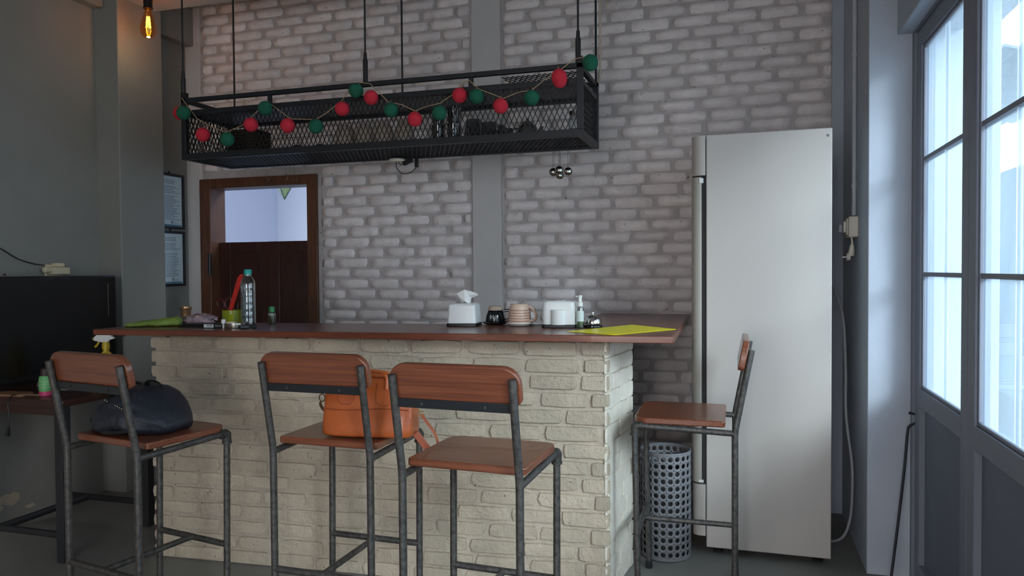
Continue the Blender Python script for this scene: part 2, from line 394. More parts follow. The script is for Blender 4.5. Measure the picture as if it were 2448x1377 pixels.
# room behind
struct(MB().cb(-4.4, -1.6, 6.4, 6.5, 0, 2.9).cb(-4.5, -4.4, 4.46, 6.5, 0, 2.9).cb(-1.6, -1.5, 4.46, 6.5, 0, 2.9).cb(-4.4, -1.6, 4.46, 6.5, 2.9, 3.0).build('wall_backroom', m_backroom), 'pale blue wall seen through the doorway')
al = bpy.data.lights.new('backroom_lamp', 'AREA'); al.energy = 16; al.size = .7; al.color = (.9, .95, 1.0)  # added area light with no seen source, brightens the back room
ao = bpy.data.objects.new('backroom_lamp', al); C.objects.link(ao); ao.location = (-2.3, 5.4, 2.8)

# outside ------------------------------------------------------------------
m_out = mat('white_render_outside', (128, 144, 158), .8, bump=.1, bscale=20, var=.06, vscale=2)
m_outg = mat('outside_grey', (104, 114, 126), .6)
struct(MB().cb(2.6, 2.8, 6.2, 13.5, 0, 2.3).build('wall_neighbour', m_out), 'white neighbouring wall outside the glass doors')
struct(MB().cb(1.0, 1.15, 4.46, 7.5, 0, 3.4).build('wall_outside', m_out), 'white outer wall beyond the first glass door')
rf = thing('carport_roof', 'sloping corrugated roof seen bright through the glass door', 'roof', (2.2, 9, 0))
mb = MB(); prof = []
for i in range(41): prof.append((-1.3+.09*i, 2.75+.22*(i*.09) + (.025 if i % 2 else -.025)))
mb.loft([[(x, y, z) for x, z in prof] + [(x, y, z-.02) for x, z in reversed(prof)] for y in (-2.5, 3)])
mb.build('roof_sheet', m_outg, rf)
for x in (-.9, 1.9):
    for y in (-2.2, 2.6): MB().box((x, y, 1.4), (.08, .08, 2.8)).build('post', m_outg, rf)
bn = thing('outdoor_bench', 'grey slatted bench standing outside the glass door', 'bench', (1.75, 6.3, 0), .2)
for k in range(3): MB().box((0, -.14+.14*k, .45), (.9, .11, .03)).build('seat_slat', m_outg, bn, bevel=.004)
for k in range(2): MB().box((0, .24, .68+.14*k), (.9, .03, .10)).build('back_slat', m_outg, bn, bevel=.004)
for sx in (-.4, .4):
    MB().box((sx, -.15, .22), (.05, .05, .44)).build('leg', m_outg, bn); MB().box((sx, .215, .44), (.05, .04, .88)).build('leg', m_outg, bn)

# ================================================================== BAR COUNTER
ZT = 1.058
ang = math.atan2(.19, 2.553)
base = thing('brick_counter', 'cream painted brick bar counter below the wooden worktop', 'bar counter', (0, 0, 0))
FLc, FRc, BRc, BLc = Vector((-2.585, 2.772)), Vector((-.503, 2.922)), Vector((-.452, 3.30)), Vector((-2.56, 3.22))
def inset(a, b, d):
    n = (b-a).normalized(); n = Vector((-n.y, n.x)); return a + n*d, b + n*d
MB().prism([FLc+Vector((.01, .012)), FRc+Vector((-.012, .012)), BRc+Vector((-.012, 0)), BLc], 0, ZT-.026).build('core', m_cmortar, base, bevel=.004)
CB = brick_meshes(m_cbrick, 12, .208, .055, .0100, 31, .0024, .0022, .10, 50)
fd = (FRc-FLc).normalized(); fa = math.atan2(fd.y, fd.x); flen = (FRc-FLc).length
rb2 = random.Random(33)
def placef(it):
    p = FLc + fd*it[0]; return (p.x-fd.y*.010, p.y+fd.x*.010, it[1]), (0, 0, fa+R.uniform(-.012, .012)), it[2]/.208
itf = lay(-.006, flen+.004, .0, ZT-.03, .0685, .215, .015, rb2)
brick_wall(base, itf, CB, .208, placef, lambda i: -i[1])
sd = (BRc-FRc).normalized(); sa = math.atan2(sd.y, sd.x); slen = (BRc-FRc).length
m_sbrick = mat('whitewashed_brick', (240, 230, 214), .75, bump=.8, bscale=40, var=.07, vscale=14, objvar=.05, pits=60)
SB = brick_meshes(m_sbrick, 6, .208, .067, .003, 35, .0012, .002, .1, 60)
def places(it):
    p = FRc + sd*it[0]; return (p.x-sd.y*.010, p.y+sd.x*.010, it[1]), (0, 0, sa+R.uniform(-.012, .012)), it[2]/.208
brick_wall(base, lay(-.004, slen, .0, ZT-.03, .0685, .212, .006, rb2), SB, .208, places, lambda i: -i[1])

top = thing('wooden_worktop', 'glossy dark brown wooden L shaped bar worktop', 'worktop', (0, 0, ZT))
tp = [(-2.80, 2.66), (-.247, 2.850), (-.281, YW-.02), (-.775, YW-.02), (-.775, 3.34), (-2.745, 3.14)]
MB().prism(tp, -.025, 0).build('board', m_top, top, bevel=.003)
def lip(a, b, d, nm):
    a = Vector(a); b = Vector(b); n = (b-a).normalized(); q = Vector((-n.y, n.x))
    MB().prism([a-q*.004, b-q*.004, b+q*d, a+q*d], -.027, -.001).build(nm, m_edge, top, bevel=.002)
lip(tp[0], tp[1], .012, 'front_edge_strip'); lip(tp[1], tp[2], .012, 'end_edge_strip')
for u in (.04, .13, .36, .60):
    p = Vector(tp[0]).lerp(Vector(tp[1]), u); MB().lathe([(.006, -.010), (.006, 0)], 8, (p.x+.01, p.y+.05, -.026)).build('bolt', m_black, top)

# ================================================================== STOOLS
W2, DP, HB, HT, LB, HS = .188, .1873, .7035, 1.0068, .0592, .283
def make_stool():
    t = thing('bar_stool', 'x', 'bar stool')
    r = .0122
    for s in (-1, 1):
        x = s*W2
        MB().tube([(x, -DP, 0), (x, -DP, HB-.025), (x, -DP-.0015, HB), (x, -DP-.0055, HB+.025), (x, -DP-LB, HT)], r, 12).build('rear_leg', m_pipe, t)
        MB().tube([(x, DP-.003*0, HB-.02), (x, DP-.012, 0)], r, 12).build('front_leg', m_pipe, t)
        MB().tube([(x, -DP, HB-.012), (x, DP-.01, HB)], r*.95, 12).build('side_rail', m_pipe, t)
        MB().tube([(x, DP-.028, HB), (x, DP-.008, HB), (x, DP-.001, HB-.006), (x, DP, HB-.026), (x, DP, HB-.036)], .0165, 12).tube([(x, DP-.030, HB), (x, DP-.022, HB)], .0185, 12).tube([(x, DP, HB-.030), (x, DP, HB-.038)], .0185, 12).build('elbow_fitting', m_elbow, t)
        for yy in (-DP, DP-.012): MB().lathe([(.014, 0), (.0155, .006), (.0145, .03), (.0125, .034)], 12, (x, yy, 0)).build('foot_cap', m_rubber, t)
    fy = DP-.008
    MB().tube([(-W2, fy, HS), (W2, fy, HS)], r*.95, 12).build('front_stretcher', m_pipe, t)
    MB().tube([(-W2, -DP, HS), (W2, -DP, HS)], r*.95, 12).build('rear_stretcher', m_pipe, t)
    MB().tube([(0, -DP, HS), (0, fy, HS)], r*.9, 12).build('centre_stretcher', m_pipe, t)
    MB().tube([(-W2, DP-.05, HB-.004), (W2, DP-.05, HB-.004)], r*.7, 10).build('seat_cross_rail', m_pipe, t)
    z0 = HB+.0085
    # seat: rounded front corners, tighter rear ones
    poly = []
    for (sx, sy, a0, rr) in ((1, 1, 0, .05), (-1, 1, PI/2, .05), (-1, -1, PI, .015), (1, -1, 3*PI/2, .015)):
        hw = .192; y1, y0 = DP+.005, -DP+.035
        cx = sx*(hw-rr); cy = (y1-rr) if sy > 0 else (y0+rr)
        for i in range(7): a = a0+PI/2*i/6; poly.append((cx+rr*math.cos(a), cy+rr*math.sin(a)))
    MB().prism(poly, z0, z0+.024).build('seat', m_seat, t, bevel=.005, seg=3)
    lean = math.atan2(LB, HT-HB)
    yb = lambda z: -DP - LB*(z-HB)/(HT-HB)
    Mx = Matrix.Translation((0, yb(.985)+.024, .985)) @ Matrix.Rotation(lean, 4, 'X') @ Matrix.Rotation(PI/2, 4, 'X')
    # backrest: tall rounded upper corners
    poly = []
    for (sx, sy, a0, rr) in ((1, 1, 0, .052), (-1, 1, PI/2, .052), (-1, -1, PI, .018), (1, -1, 3*PI/2, .018)):
        hw = .206; hh = .056
        for i in range(7): a = a0+PI/2*i/6; poly.append((sx*(hw-rr)+rr*math.cos(a), sy*(hh-rr)+rr*math.sin(a)))
    MB().prism(poly, -.012, .012, Mx).build('backrest', m_seat, t, bevel=.004, seg=3)
    zb = .921
    MB().box((0, 0, 0), (2*W2-.018, .005, .028), Matrix.Translation((0, yb(zb)+.006, zb)) @ Matrix.Rotation(lean, 4, 'X')).build('backrest_bar', m_flat, t, bevel=.001)
    for sx in (-.10, .10):
        MB().lathe([(.0045, 0), (.0045, .003), (.002, .0035)], 10, (0, 0, 0), True, Matrix.Translation((sx, yb(zb)+.003, zb)) @ Matrix.Rotation(PI/2, 4, 'X')).build('screw', m_elbow, t)
    return t
st = make_stool()
poses = [(-2.074, 2.206, -.174, 'wooden bar stool carrying the black backpack'), (-1.353, 2.386, -.021, 'wooden bar stool carrying the orange leather handbag'),
         (-.784, 2.222, -.047, 'empty wooden bar stool in front of the brick counter'), (-.212, 3.090, 1.578, 'wooden bar stool seen side on beside the fridge')]
for i, (x, y, a, lab) in enumerate(poses):
    o = st if i == 0 else copy_tree(st)
    o.location = (x, y, 0); o.rotation_euler = (0, 0, a); o['label'] = lab; o['group'] = 'bar stools around the counter'

# ================================================================== FRIDGE
fg = thing('upright_fridge', 'tall off white upright fridge standing right of the counter', 'fridge', (-.154, 3.50, 0))
MB().cb(0, .529, 0, .58, .035, 1.917).build('body', m_fridge, fg, bevel=.004)
def fslab(z0, z1, x0, x1, rr, nm, m, parent=fg):
    poly = [(x1, 0), (x1, .58)] + [(x0+rr-rr*math.sin(a), .58-rr+rr*math.cos(a)) for a in [PI/2*i/6 for i in range(7)]] + [(x0+rr-rr*math.cos(a), rr-rr*math.sin(a)) for a in [PI/2*i/6 for i in range(7)]]
    return MB().prism(poly, z0, z1).build(nm, m, parent, bevel=.0015)
fslab(1.735, 1.915, -.066, -.003, .045, 'header_panel', m_fridge)
fdr = fslab(.330, 1.728, -.066, -.020, .040, 'door', m_fdoor)
MB().cb(-.021, -.001, .006, .57, .332, 1.73).build('gasket', m_gap, fg)
fslab(.085, .322, -.064, -.003, .040, 'base_panel', m_fridge)
MB().cb(-.030, -.012, -.003, .010, 1.700, 1.722).build('hinge', m_white, fdr, bevel=.001)
MB().cb(-.034, -.012, -.003, .012, .332, .343).build('hinge', m_white, fdr, bevel=.001)
for x in (.05, .48):
    for yy in (.06, .52): MB().lathe([(.022, 0), (.022, .012), (.012, .014), (.012, .04)], 12, (x, yy, 0)).build('foot', m_rubber, fg)
MB().lathe([(.006, 0), (.004, .002)], 8, (0, 0, 0), True, Matrix.Translation((.511, -.0005, 1.885)) @ Matrix.Rotation(PI/2, 4, 'X')).build('screw', m_steel, fg)

# power cord of the fridge
mcord = mat('grey_cord', (150, 152, 156), .5)
tag(MB().tube(spline([(.384, 3.86, .03), (.40, 3.80, .014), (.455, 3.78, .045), (.485, 3.76, .145), (.492, 3.75, .30), (.489, 3.76, .42), (.47, 3.80, .62), (.472, 3.84, .85), (.46, 3.88, 1.1), (.40, 3.95, 1.3)], 8), .0065, 8).build('power_cord', mcord), 'grey power cord looping down behind the fridge', 'cord')

# ================================================================== WASTE BIN
bn = thing('waste_bin', 'grey perforated round waste bin between counter and fridge', 'waste bin', (-.335, 3.465, 0))
m_bin = mat('bin_grey', (120, 120, 124), .45, bump=.05, bscale=90)
mb = MB(); ncol, nrow, rad, z0, z1 = 22, 14, .114, .016, .478
cw = 2*PI/ncol; ch = (z1-z0)/nrow
for j in range(nrow):
    for i in range(ncol):
        off = 0; a0 = (i+off)*cw; zz = z0 + j*ch
        P = lambda u, w: (rad*math.cos(a0+u*cw), rad*math.sin(a0+u*cw), zz+w*ch)
        k = .10
        out = [(1, .5), (1, .75), (1, 1-k), (1-k, 1), (.75, 1), (.5, 1), (.25, 1), (k, 1), (0, 1-k), (0, .75), (0, .5), (0, .25), (0, k), (k, 0), (.25, 0), (.5, 0), (.75, 0), (1-k, 0), (1, k), (1, .25)]
        hol = [(.5+.32*math.cos(2*PI*t/20), .5+.32*math.sin(2*PI*t/20)) for t in range(20)]
        n = len(mb.v); mb.v += [P(*q) for q in out] + [P(*q) for q in hol]
        for q in range(20): mb.f.append((n+q, n+(q+1) % 20, n+20+(q+1) % 20, n+20+q))
pw = mb.build('perforated_wall', m_bin, bn, solid=.003, smooth=50)
bm = bmesh.new(); bm.from_mesh(pw.data); bmesh.ops.remove_doubles(bm, verts=bm.verts, dist=.0004); bm.to_mesh(pw.data); bm.free()
def ring(z, h, r=.1155, nm='rim'):
    MB().loft([[(q*math.cos(2*PI*j/40), q*math.sin(2*PI*j/40), z+w) for j in range(40)] for q, w in ((r, 0), (r+.0015, h*.5), (r, h), (r-.005, h), (r-.005, 0))], False, True).build(nm, m_bin, bn)
ring(.476, .012); ring(.004, .014)
MB().lathe([(.112, .006), (.112, .010)], 40).build('floor_disc', m_bin, bn)
MB().lathe([(.105, .012), (.108, .40), (.106, .40), (.103, .014)], 32, cap=False).build('inner_liner', mat('dark_liner', (26, 26, 28), .7), bn)

# ================================================================== HANGING RACK
RX0, RX1, RY0, RY1, RZ0, RZ1 = -2.856, -.680, 3.30, 3.70, 1.912, 2.238
rk = thing('hanging_rack', 'black steel mesh rack hanging above the counter with glassware', 'hanging rack', (0, 0, 0))
b = .028
def bar(nm, x0, x1, y0, y1, z0, z1): return MB().cb(x0, x1, y0, y1, z0, z1).build(nm, m_rack, rk, bevel=.0015)
for yy in (RY0, RY1-b):
    bar('bottom_rail', RX0, RX1, yy, yy+b, RZ0, RZ0+.032); bar('top_rail', RX0, RX1, yy, yy+b*.8, RZ1-.022, RZ1)
for x in (RX0, RX1-b):
    bar('bottom_end_rail', x, x+b, RY0+b, RY1-b, RZ0, RZ0+.03); bar('top_end_rail', x, x+b*.8, RY0+b, RY1-b, RZ1-.022, RZ1)
    bar('corner_post', x, x+b, RY0, RY0+b, RZ0+.032, RZ1+.03); bar('corner_post', x, x+b, RY1-b, RY1, RZ0+.032, RZ1)
RZM = 2.172
for x in (-2.322, -1.225): bar('guard_tab', x, x+.022, RY0+.004, RY0+.016, RZM, RZ1-.022)
for x in (RX0, RX1-b): bar('mid_end_rail', x+b*.15, x+b*.85, RY0+b, RY1-b, RZM-.024, RZM)
for yy in (RY0, RY1-b): bar('mid_rail', RX0+b, RX1-b, yy, yy+b*.9, RZM-.026, RZM)
bar('lid_sheet', RX0+b, RX1-b, RY0+b, RY1-b, RZM-.012, RZM-.008)
bar('tray_sheet', RX0+b, RX1-b, RY0+b, RY1-b, RZ0+.016, RZ0+.019)
def mesh_panel(nm, w, h, px, pz, t, M):
    mb = MB(); sl = px/pz
    for s in (1, -1):
        k0 = -h*sl if s > 0 else 0; x = math.floor(k0/px)*px
        while x < w + (0 if s > 0 else h*sl):
            # line x(z)=x+s*sl*z clipped to 0..w
            za, zb = 0, h
            if s > 0:
                if x < 0: za = -x/sl
                if x+sl*h > w: zb = (w-x)/sl
            else:
                if x > w: za = (x-w)/sl
                if x-sl*h < 0: zb = x/sl
            if zb-za > .004:
                a = Vector((x+s*sl*za, 0, za)); c = Vector((x+s*sl*zb, 0, zb)); d = (c-a).normalized(); q = Vector((d.z, 0, -d.x))*t/2; e = Vector((0, .0016, 0))
                mb.add([M @ v for v in (a-q-e, a+q-e, a+q+e, a-q+e, c-q-e, c+q-e, c+q+e, c-q+e)], [(0, 1, 5, 4), (1, 2, 6, 5), (2, 3, 7, 6), (3, 0, 4, 7)])
            x += px
    o = mb.build(nm, m_rack, rk, smooth=0); o['kind'] = 'stuff'; return o
mesh_panel('front_mesh', RX1-RX0-2*b, RZM-.026-RZ0-.032, .0255, .056, .0032, Matrix.Translation((RX0+b, RY0+b*.5, RZ0+.032)))
for x in (RX0+b*.4, RX1-b*.4):
    mesh_panel('end_mesh', RY1-RY0-2*b, RZM-.024-RZ0-.03, .0255, .056, .0034, Matrix.Translation((x, RY0+b, RZ0+.03)) @ Matrix.Rotation(PI/2, 4, 'Z'))
mesh_panel('bottom_mesh', RX1-RX0-2*b, RY1-RY0-2*b, .0255, .056, .0042, Matrix.Translation((RX0+b, RY0+b, RZ0+.008)) @ Matrix.Rotation(-PI/2, 4, 'X'))
# corner of mesh on the top at the right end
mesh_panel('top_mesh', .36, RY1-RY0-2*b, .0255, .056, .004, Matrix.Translation((RX1-b-.36, RY0+b, RZ1-.03)) @ Matrix.Rotation(-PI/2, 4, 'X'))
for x in (RX0+.008, -1.766, RX1-.022):
    h = MB().tube([(x, RY0+.012, RZ1), (x, RY0+.012, RZ1+.11)], .0125, 10).tube([(x, RY0+.012, RZ1+.11), (x, RY0+.012, RZ1+.145)], [.0095, .008], 10).build('hanger_sleeve', m_rack, rk)
    MB().tube([(x, RY0+.012, RZ1+.1), (x, RY0+.012, ZC+.01)], .0048, 8).build('hanger_rod', m_rack, rk)
for x in (-2.814, -1.746, RX1-.012):
    MB().tube([(x, RY1-.012, RZ1-.01), (x, RY1-.012, ZC+.01)], .0055, 8).build('hanger_rod', m_rack, rk)
tag(MB().tube(spline([(RX1+.010, RY1-.005, ZC), (RX1+.008, RY1-.005, 2.7), (RX1+.010, RY1-.006, 2.40), (RX1+.008, RY1-.012, 2.27), (RX1+.006, RY1-.03, 2.235)], 5), .0055, 8).build('beige_cable', mat('beige_cable', (196, 178, 160), .5)), 'beige cable running down the right rear rod of the rack', 'cable')

# garland
balls = [(-2.893, 2.169, 'r'), (-2.801, 2.149, 'g'), (-2.687, 2.029, 'r'), (-2.537, 1.996, 'g'), (-2.392, 2.062, 'r'), (-2.306, 2.139, 'g'), (-2.176, 2.044, 'r'), (-2.016, 2.03, 'g'), (-1.868, 2.106, 'r'), (-1.791, 2.188, 'g'), (-1.71, 2.149, 'r'), (-1.604, 2.082, 'g'), (-1.481, 2.03, 'r'), (-1.356, 2.051, 'g'), (-1.253, 2.125, 'r'), (-1.17, 2.113, 'g'), (-1.053, 2.062, 'r'), (-0.906, 2.088, 'g'), (-0.777, 2.165, 'r'), (-0.637, 2.221, 'g')]
wire = [(-2.835, 2.234), (-2.744, 2.122), (-2.652, 2.072), (-2.562, 2.038), (-2.459, 2.066), (-2.4, 2.105), (-2.357, 2.141), (-2.319, 2.185), (-2.258, 2.142), (-2.178, 2.082), (-2.029, 2.068), (-1.97, 2.093), (-1.923, 2.125), (-1.887, 2.147), (-1.847, 2.195), (-1.778, 2.232), (-1.726, 2.222), (-1.626, 2.124), (-1.56, 2.109), (-1.491, 2.074), (-1.43, 2.092), (-1.365, 2.101), (-1.301, 2.134), (-1.234, 2.191), (-1.213, 2.197), (-1.166, 2.152), (-1.115, 2.131), (-1.048, 2.101), (-0.973, 2.124), (-0.91, 2.127), (-0.845, 2.171), (-0.777, 2.208), (-0.71, 2.252), (-0.662, 2.257)]
ga = thing('ball_garland', 'string of red and green thread balls draped along the rack', 'garland', (0, 3.262, 0))
m_red = mat('red_thread', (214, 42, 62), .85, bump=.5, bscale=160, var=.12, vscale=60)
m_grn = mat('green_thread', (22, 98, 74), .85, bump=.5, bscale=160, var=.12, vscale=60)
m_wire = mat('straw_wire', (178, 152, 118), .6)
MB().tube([(x, .022+.004*math.sin(i), z) for i, (x, z) in enumerate(wire)] + [(-.64, .03, 2.252)], .0022, 6).build('cord', m_wire, ga)
for i, (x, z, c) in enumerate(balls):
    egg = 1.22 if i == 18 else 1.0; r = .0355 if i > 7 else .037
    yy = .075 if i == 0 else (-.006 if i == 1 else 0)
    o = MB().sphere((0, 0, 0), r, 18, 12, (1, .98, egg*(1.04 if i == 19 else 1))).build('red_ball' if c == 'r' else 'green_ball', m_red if c == 'r' else m_grn, ga, (x, yy, z), (R.uniform(-.2, .2), R.uniform(-.2, .2), 0), smooth=180)
    MB().tube([(0, .01, r*.9*egg), (0, .018, r*1.25*egg)], .002, 5).build('stem', m_wire, o)

# things standing in the rack
ZR = RZ0+.020
m_brown = mat('brown_ceramic', (176, 160, 144), .5, var=.1)
m_dkglass = mat('dark_bowl', (42, 44, 46), .3)
m_clear = glass('clear_glass', (228, 232, 232), .16, .03)
m_smoke = glass('smoky_glass', (170, 172, 172), .2, .05, dirt=.25, dirtcol=(120, 120, 120), dscale=14)
for i, x in enumerate((-1.965, -1.853, -1.742, -1.628)):
    lab = 'brown ceramic tumbler turned upside down in the rack, %s' % ('leftmost of four', 'second of four from the left', 'third of four from the left', 'rightmost of four')[i]
    t = thing('ceramic_tumbler', lab, 'cup', (x, 3.46, ZR), 0, 'brown tumblers in the hanging rack')
    MB().lathe([(.043, 0), (.050, .008), (.0515, .04), (.047, .085), (.036, .122), (.030, .128), (0, .126)], 24).build('cup_body', m_brown, t)
    MB().lathe([(.028, 0), (.027, .005), (.022, .005), (.021, .001)], 20, (0, 0, .127)).build('foot_ring', m_brown, t)
for i, (x, yy) in enumerate(((-2.255, 3.47), (-2.125, 3.48), (-2.035, 3.55))):
    t = thing('dark_bowl', 'small dark bowl upside down in the rack, %s' % ('leftmost', 'middle', 'right, next to the tumblers')[i], 'bowl', (x, yy, ZR), 0, 'dark bowls in the hanging rack')
    MB().lathe([(.055, 0), (.056, .004), (.046, .03), (.028, .044), (0, .045)], 24).build('bowl_body', m_dkglass, t)
    MB().lathe([(.022, 0), (.021, .006), (.017, .006)], 16, (0, 0, .043)).build('foot_ring', m_dkglass, t)
# rattan basket
m_rat = mat('dark_rattan', (74, 56, 42), .8, bump=.6, bscale=90)
rt = thing('rattan_box', 'dark brown woven box at the left end of the rack', 'box', (-2.60, 3.53, ZR))
MB().cb(-.085, .085, -.07, .07, 0, .155).build('box_core', mat('rattan_core', (48, 36, 28), .9), rt)
for k in range(9): MB().tube([(q[0], q[1], .010+.017*k) for q in rrect(.178, .148, .012, 2)], .006, 6, closed=True).build('woven_band', m_rat, rt)
# stacked glasses, mugs, pot, jar
def tumbler(x, y, z, h, r, lab, m, grp):
    t = thing('drinking_glass', lab, 'glass', (x, y, z), 0, grp)
    MB().lathe([(r*.75, 0), (r*.8, .004), (r, h), (r-.003, h), (r*.76, .008), (0, .008)], 20).build('glass_body', m, t)
    MB().loft([[((r+q)*math.cos(2*PI*j/20), (r+q)*math.sin(2*PI*j/20), h+w) for j in range(20)] for q, w in ((.001, 0), (-.0015, .0015), (-.004, 0), (-.0015, -.0015))], False, True).build('rim', m, t)
k = 0
for (x, yy) in ((-1.435, 3.44), (-1.385, 3.54), (-1.345, 3.42)):
    names = ('left', 'rear', 'right')[k]; k += 1
    tumbler(x, yy, ZR, .095, .036, 'smoky drinking glass, lower of the %s stacked pair in the rack' % names, m_smoke, 'stacked smoky glasses')
    tumbler(x, yy, ZR+.0965, .080, .036, 'smoky drinking glass, upper of the %s stacked pair in the rack' % names, m_smoke, 'stacked smoky glasses')
def mug(x, y, h, r, lab, rz, m=None):
    t = thing('glass_mug', lab, 'mug', (x, y, ZR), rz, 'glass mugs in the hanging rack')
    MB().lathe([(r, 0), (r, h), (r-.004, h), (r-.005, .008), (0, .008)], 22).build('mug_body', m or m_smoke, t)
    MB().tube(spline([(r-.002, 0, h*.82), (r+.022, 0, h*.78), (r+.028, 0, h*.5), (r+.02, 0, h*.26), (r-.002, 0, h*.2)], 5), .005, 8).build('handle', m or m_smoke, t)
    for z in (.25, .5, .75): MB().tube([((r+.0004)*math.cos(2*PI*j/22), (r+.0004)*math.sin(2*PI*j/22), h*z) for j in range(22)], .0014, 5, closed=True).build('rib', m or m_smoke, t)
mug(-1.255, 3.46, .115, .040, 'tall ribbed glass mug in the rack beside the stacked glasses', 2.6); mug(-1.165, 3.43, .090, .040, 'ribbed glass mug in the middle of the rack mugs', -1.2)
mug(-1.16, 3.56, .100, .040, 'ribbed glass mug standing behind another in the rack', 1.2); mug(-1.082, 3.42, .055, .036, 'lowest glass mug in the rack beside the metal pot', -1.6)
pt = thing('metal_teapot', 'small dull metal teapot with round lid in the rack', 'teapot', (-.985, 3.47, ZR))
m_pot = mat('dull_pewter', (92, 88, 84), .4, .6)
MB().lathe([(.03, 0), (.044, .012), (.048, .04), (.040, .068), (.030, .076)], 22).build('pot_body', m_pot, pt)
ld = MB().lathe([(.030, .076), (.028, .086), (.012, .094), (0, .095)], 20).build('lid', m_pot, pt); MB().sphere((0, 0, .102), .008, 10, 8).build('knob', m_pot, ld)
MB().tube(spline([(.04, 0, .03), (.062, 0, .045), (.076, 0, .066)], 4), [.011]*5+[.009, .008, .007, .006], 10).build('spout', m_pot, pt)
MB().tube(spline([(-.04, 0, .06), (-.07, 0, .062), (-.075, 0, .035), (-.044, 0, .022)], 5), .0045, 8).build('handle', m_pot, pt)
jr = thing('glass_jar', 'clear glass jar with lid at the right end of the rack', 'jar', (-.765, 3.55, ZR))
MB().lathe([(.036, 0), (.040, .006), (.040, .10), (.030, .118), (.030, .124)], 22).build('jar_body', m_clear, jr)
MB().lathe([(.033, .122), (.033, .142), (0, .144)], 22).build('lid', m_steel, jr); MB().lathe([(.037, .006), (.037, .055), (0, .056)], 20).build('contents', mat('dark_contents', (70, 66, 62), .8), jr)
# tea ball infusers
for i, (x, yy, z) in enumerate(((-.896, 3.62, 1.797), (-.859, 3.592, 1.801), (-.820, 3.62, 1.797), (-.872, 3.66, 1.786))):
    t = thing('tea_infuser', 'round steel tea infuser ball hanging under the rack, %s' % ('leftmost', 'middle and nearest', 'rightmost', 'rearmost and half hidden')[i], 'tea infuser', (x, yy, z), 0, 'steel balls hanging under the rack')
    MB().sphere((0, 0, 0), .0215, 18, 12).build('ball', m_steel, t, smooth=180)
    MB().tube([(.0213*math.cos(2*PI*j/20), .0213*math.sin(2*PI*j/20), .005) for j in range(20)], .0009, 5, closed=True).build('seam_ring', m_steel, t)
    zt = RZ0+.006-z
    MB().tube([(-.003, 0, .018), (0, 0, zt-.004), (.003, 0, zt), (.005, 0, zt-.006)], .0007, 5).build('chain', m_elbow, t); MB().tube([(.004, 0, .018), (.005, 0, zt-.02)], .0006, 5).build('chain', m_elbow, t)
# small hooks on the left
for i, (x, yy, n) in enumerate(((-2.555, 3.62, 0), (-2.42, 3.60, 1), (-2.40, 3.66, 2))):
    m = MB(); m.tube(spline([(.004, 0, .055), (0, 0, .06), (-.002, 0, .05), (0, 0, -.03), (.008, 0, -.045), (.014, 0, -.03)], 5), .0009, 6).tube([(-.012, 0, -.012), (.012, 0, -.018)], .0008, 5)
    tag(m.build('wire_hook', m_steel, None, (x, yy, RZ0-.045)), 'thin wire hook under the left end of the rack, %s' % ('leftmost', 'middle', 'rightmost')[i], 'hook', 'wire hooks under the rack')
# lamp under the rack
lp = thing('disc_lamp', 'white disc lamp with black driver and cable under the rack', 'lamp', (-1.757, 3.64, RZ0-.024))
MB().lathe([(.030, .004), (.047, .006), (.048, .011), (.040, .020), (0, .022)], 28).build('disc', mat('lamp_white', (236, 224, 204), .4), lp)
MB().box((.058, .0, -.018), (.055, .022, .024), Matrix.Rotation(-.35, 4, 'Y')).build('driver_box', m_black, lp, bevel=.003)
MB().box((.112, .0, -.004), (.020, .014, .050)).build('bracket', m_black, lp, bevel=.003)
MB().tube(spline([(-.008, 0, .006), (-.002, 0, -.030), (.03, 0, -.058), (.075, 0, -.055), (.108, 0, -.030)], 6), .0022, 6).build('cable', m_black, lp)
MB().tube(spline([(.035, 0, -.008), (.02, 0, -.012), (.005, 0, .004)], 5), .002, 6).build('cable', m_black, lp)

# ================================================================== PENDANT BULB
pb = thing('pendant_bulb', 'glowing amber filament bulb on a black socket near the ceiling', 'light bulb', (-3.30, 3.56, 2.935))
MB().lathe([(.045, 0), (.045, -.012), (.026, -.030), (.024, -.075), (.027, -.082), (.027, -.09)], 20).build('socket', m_black, pb)
m_amber = glass('amber_glass', (255, 206, 130), .12, .02)
MB().lathe([(.016, -.088), (.020, -.105), (.038, -.165), (.046, -.205), (.042, -.235), (.028, -.254), (.010, -.261), (0, -.262)], 24).build('bulb_glass', m_amber, pb, smooth=180)
mf = emit('filament', (255, 168, 50), 38)
for j in range(4):
    a = PI/2*j+.4; MB().tube([(.007*math.cos(a), .007*math.sin(a), -.135), (.013*math.cos(a), .013*math.sin(a), -.20)], .0022, 6).build('filament', mf, pb)
MB().tube([(0, 0, -.09), (0, 0, -.14)], .004, 8).build('stem', m_clear, pb)
pl = bpy.data.lights.new('bulb_light', 'POINT'); pl.energy = .5; pl.color = (1, .72, .38); pl.shadow_soft_size = .03
po = bpy.data.objects.new('bulb_light', pl); C.objects.link(po); po.location = (-3.30, 3.56, 2.935-.30)

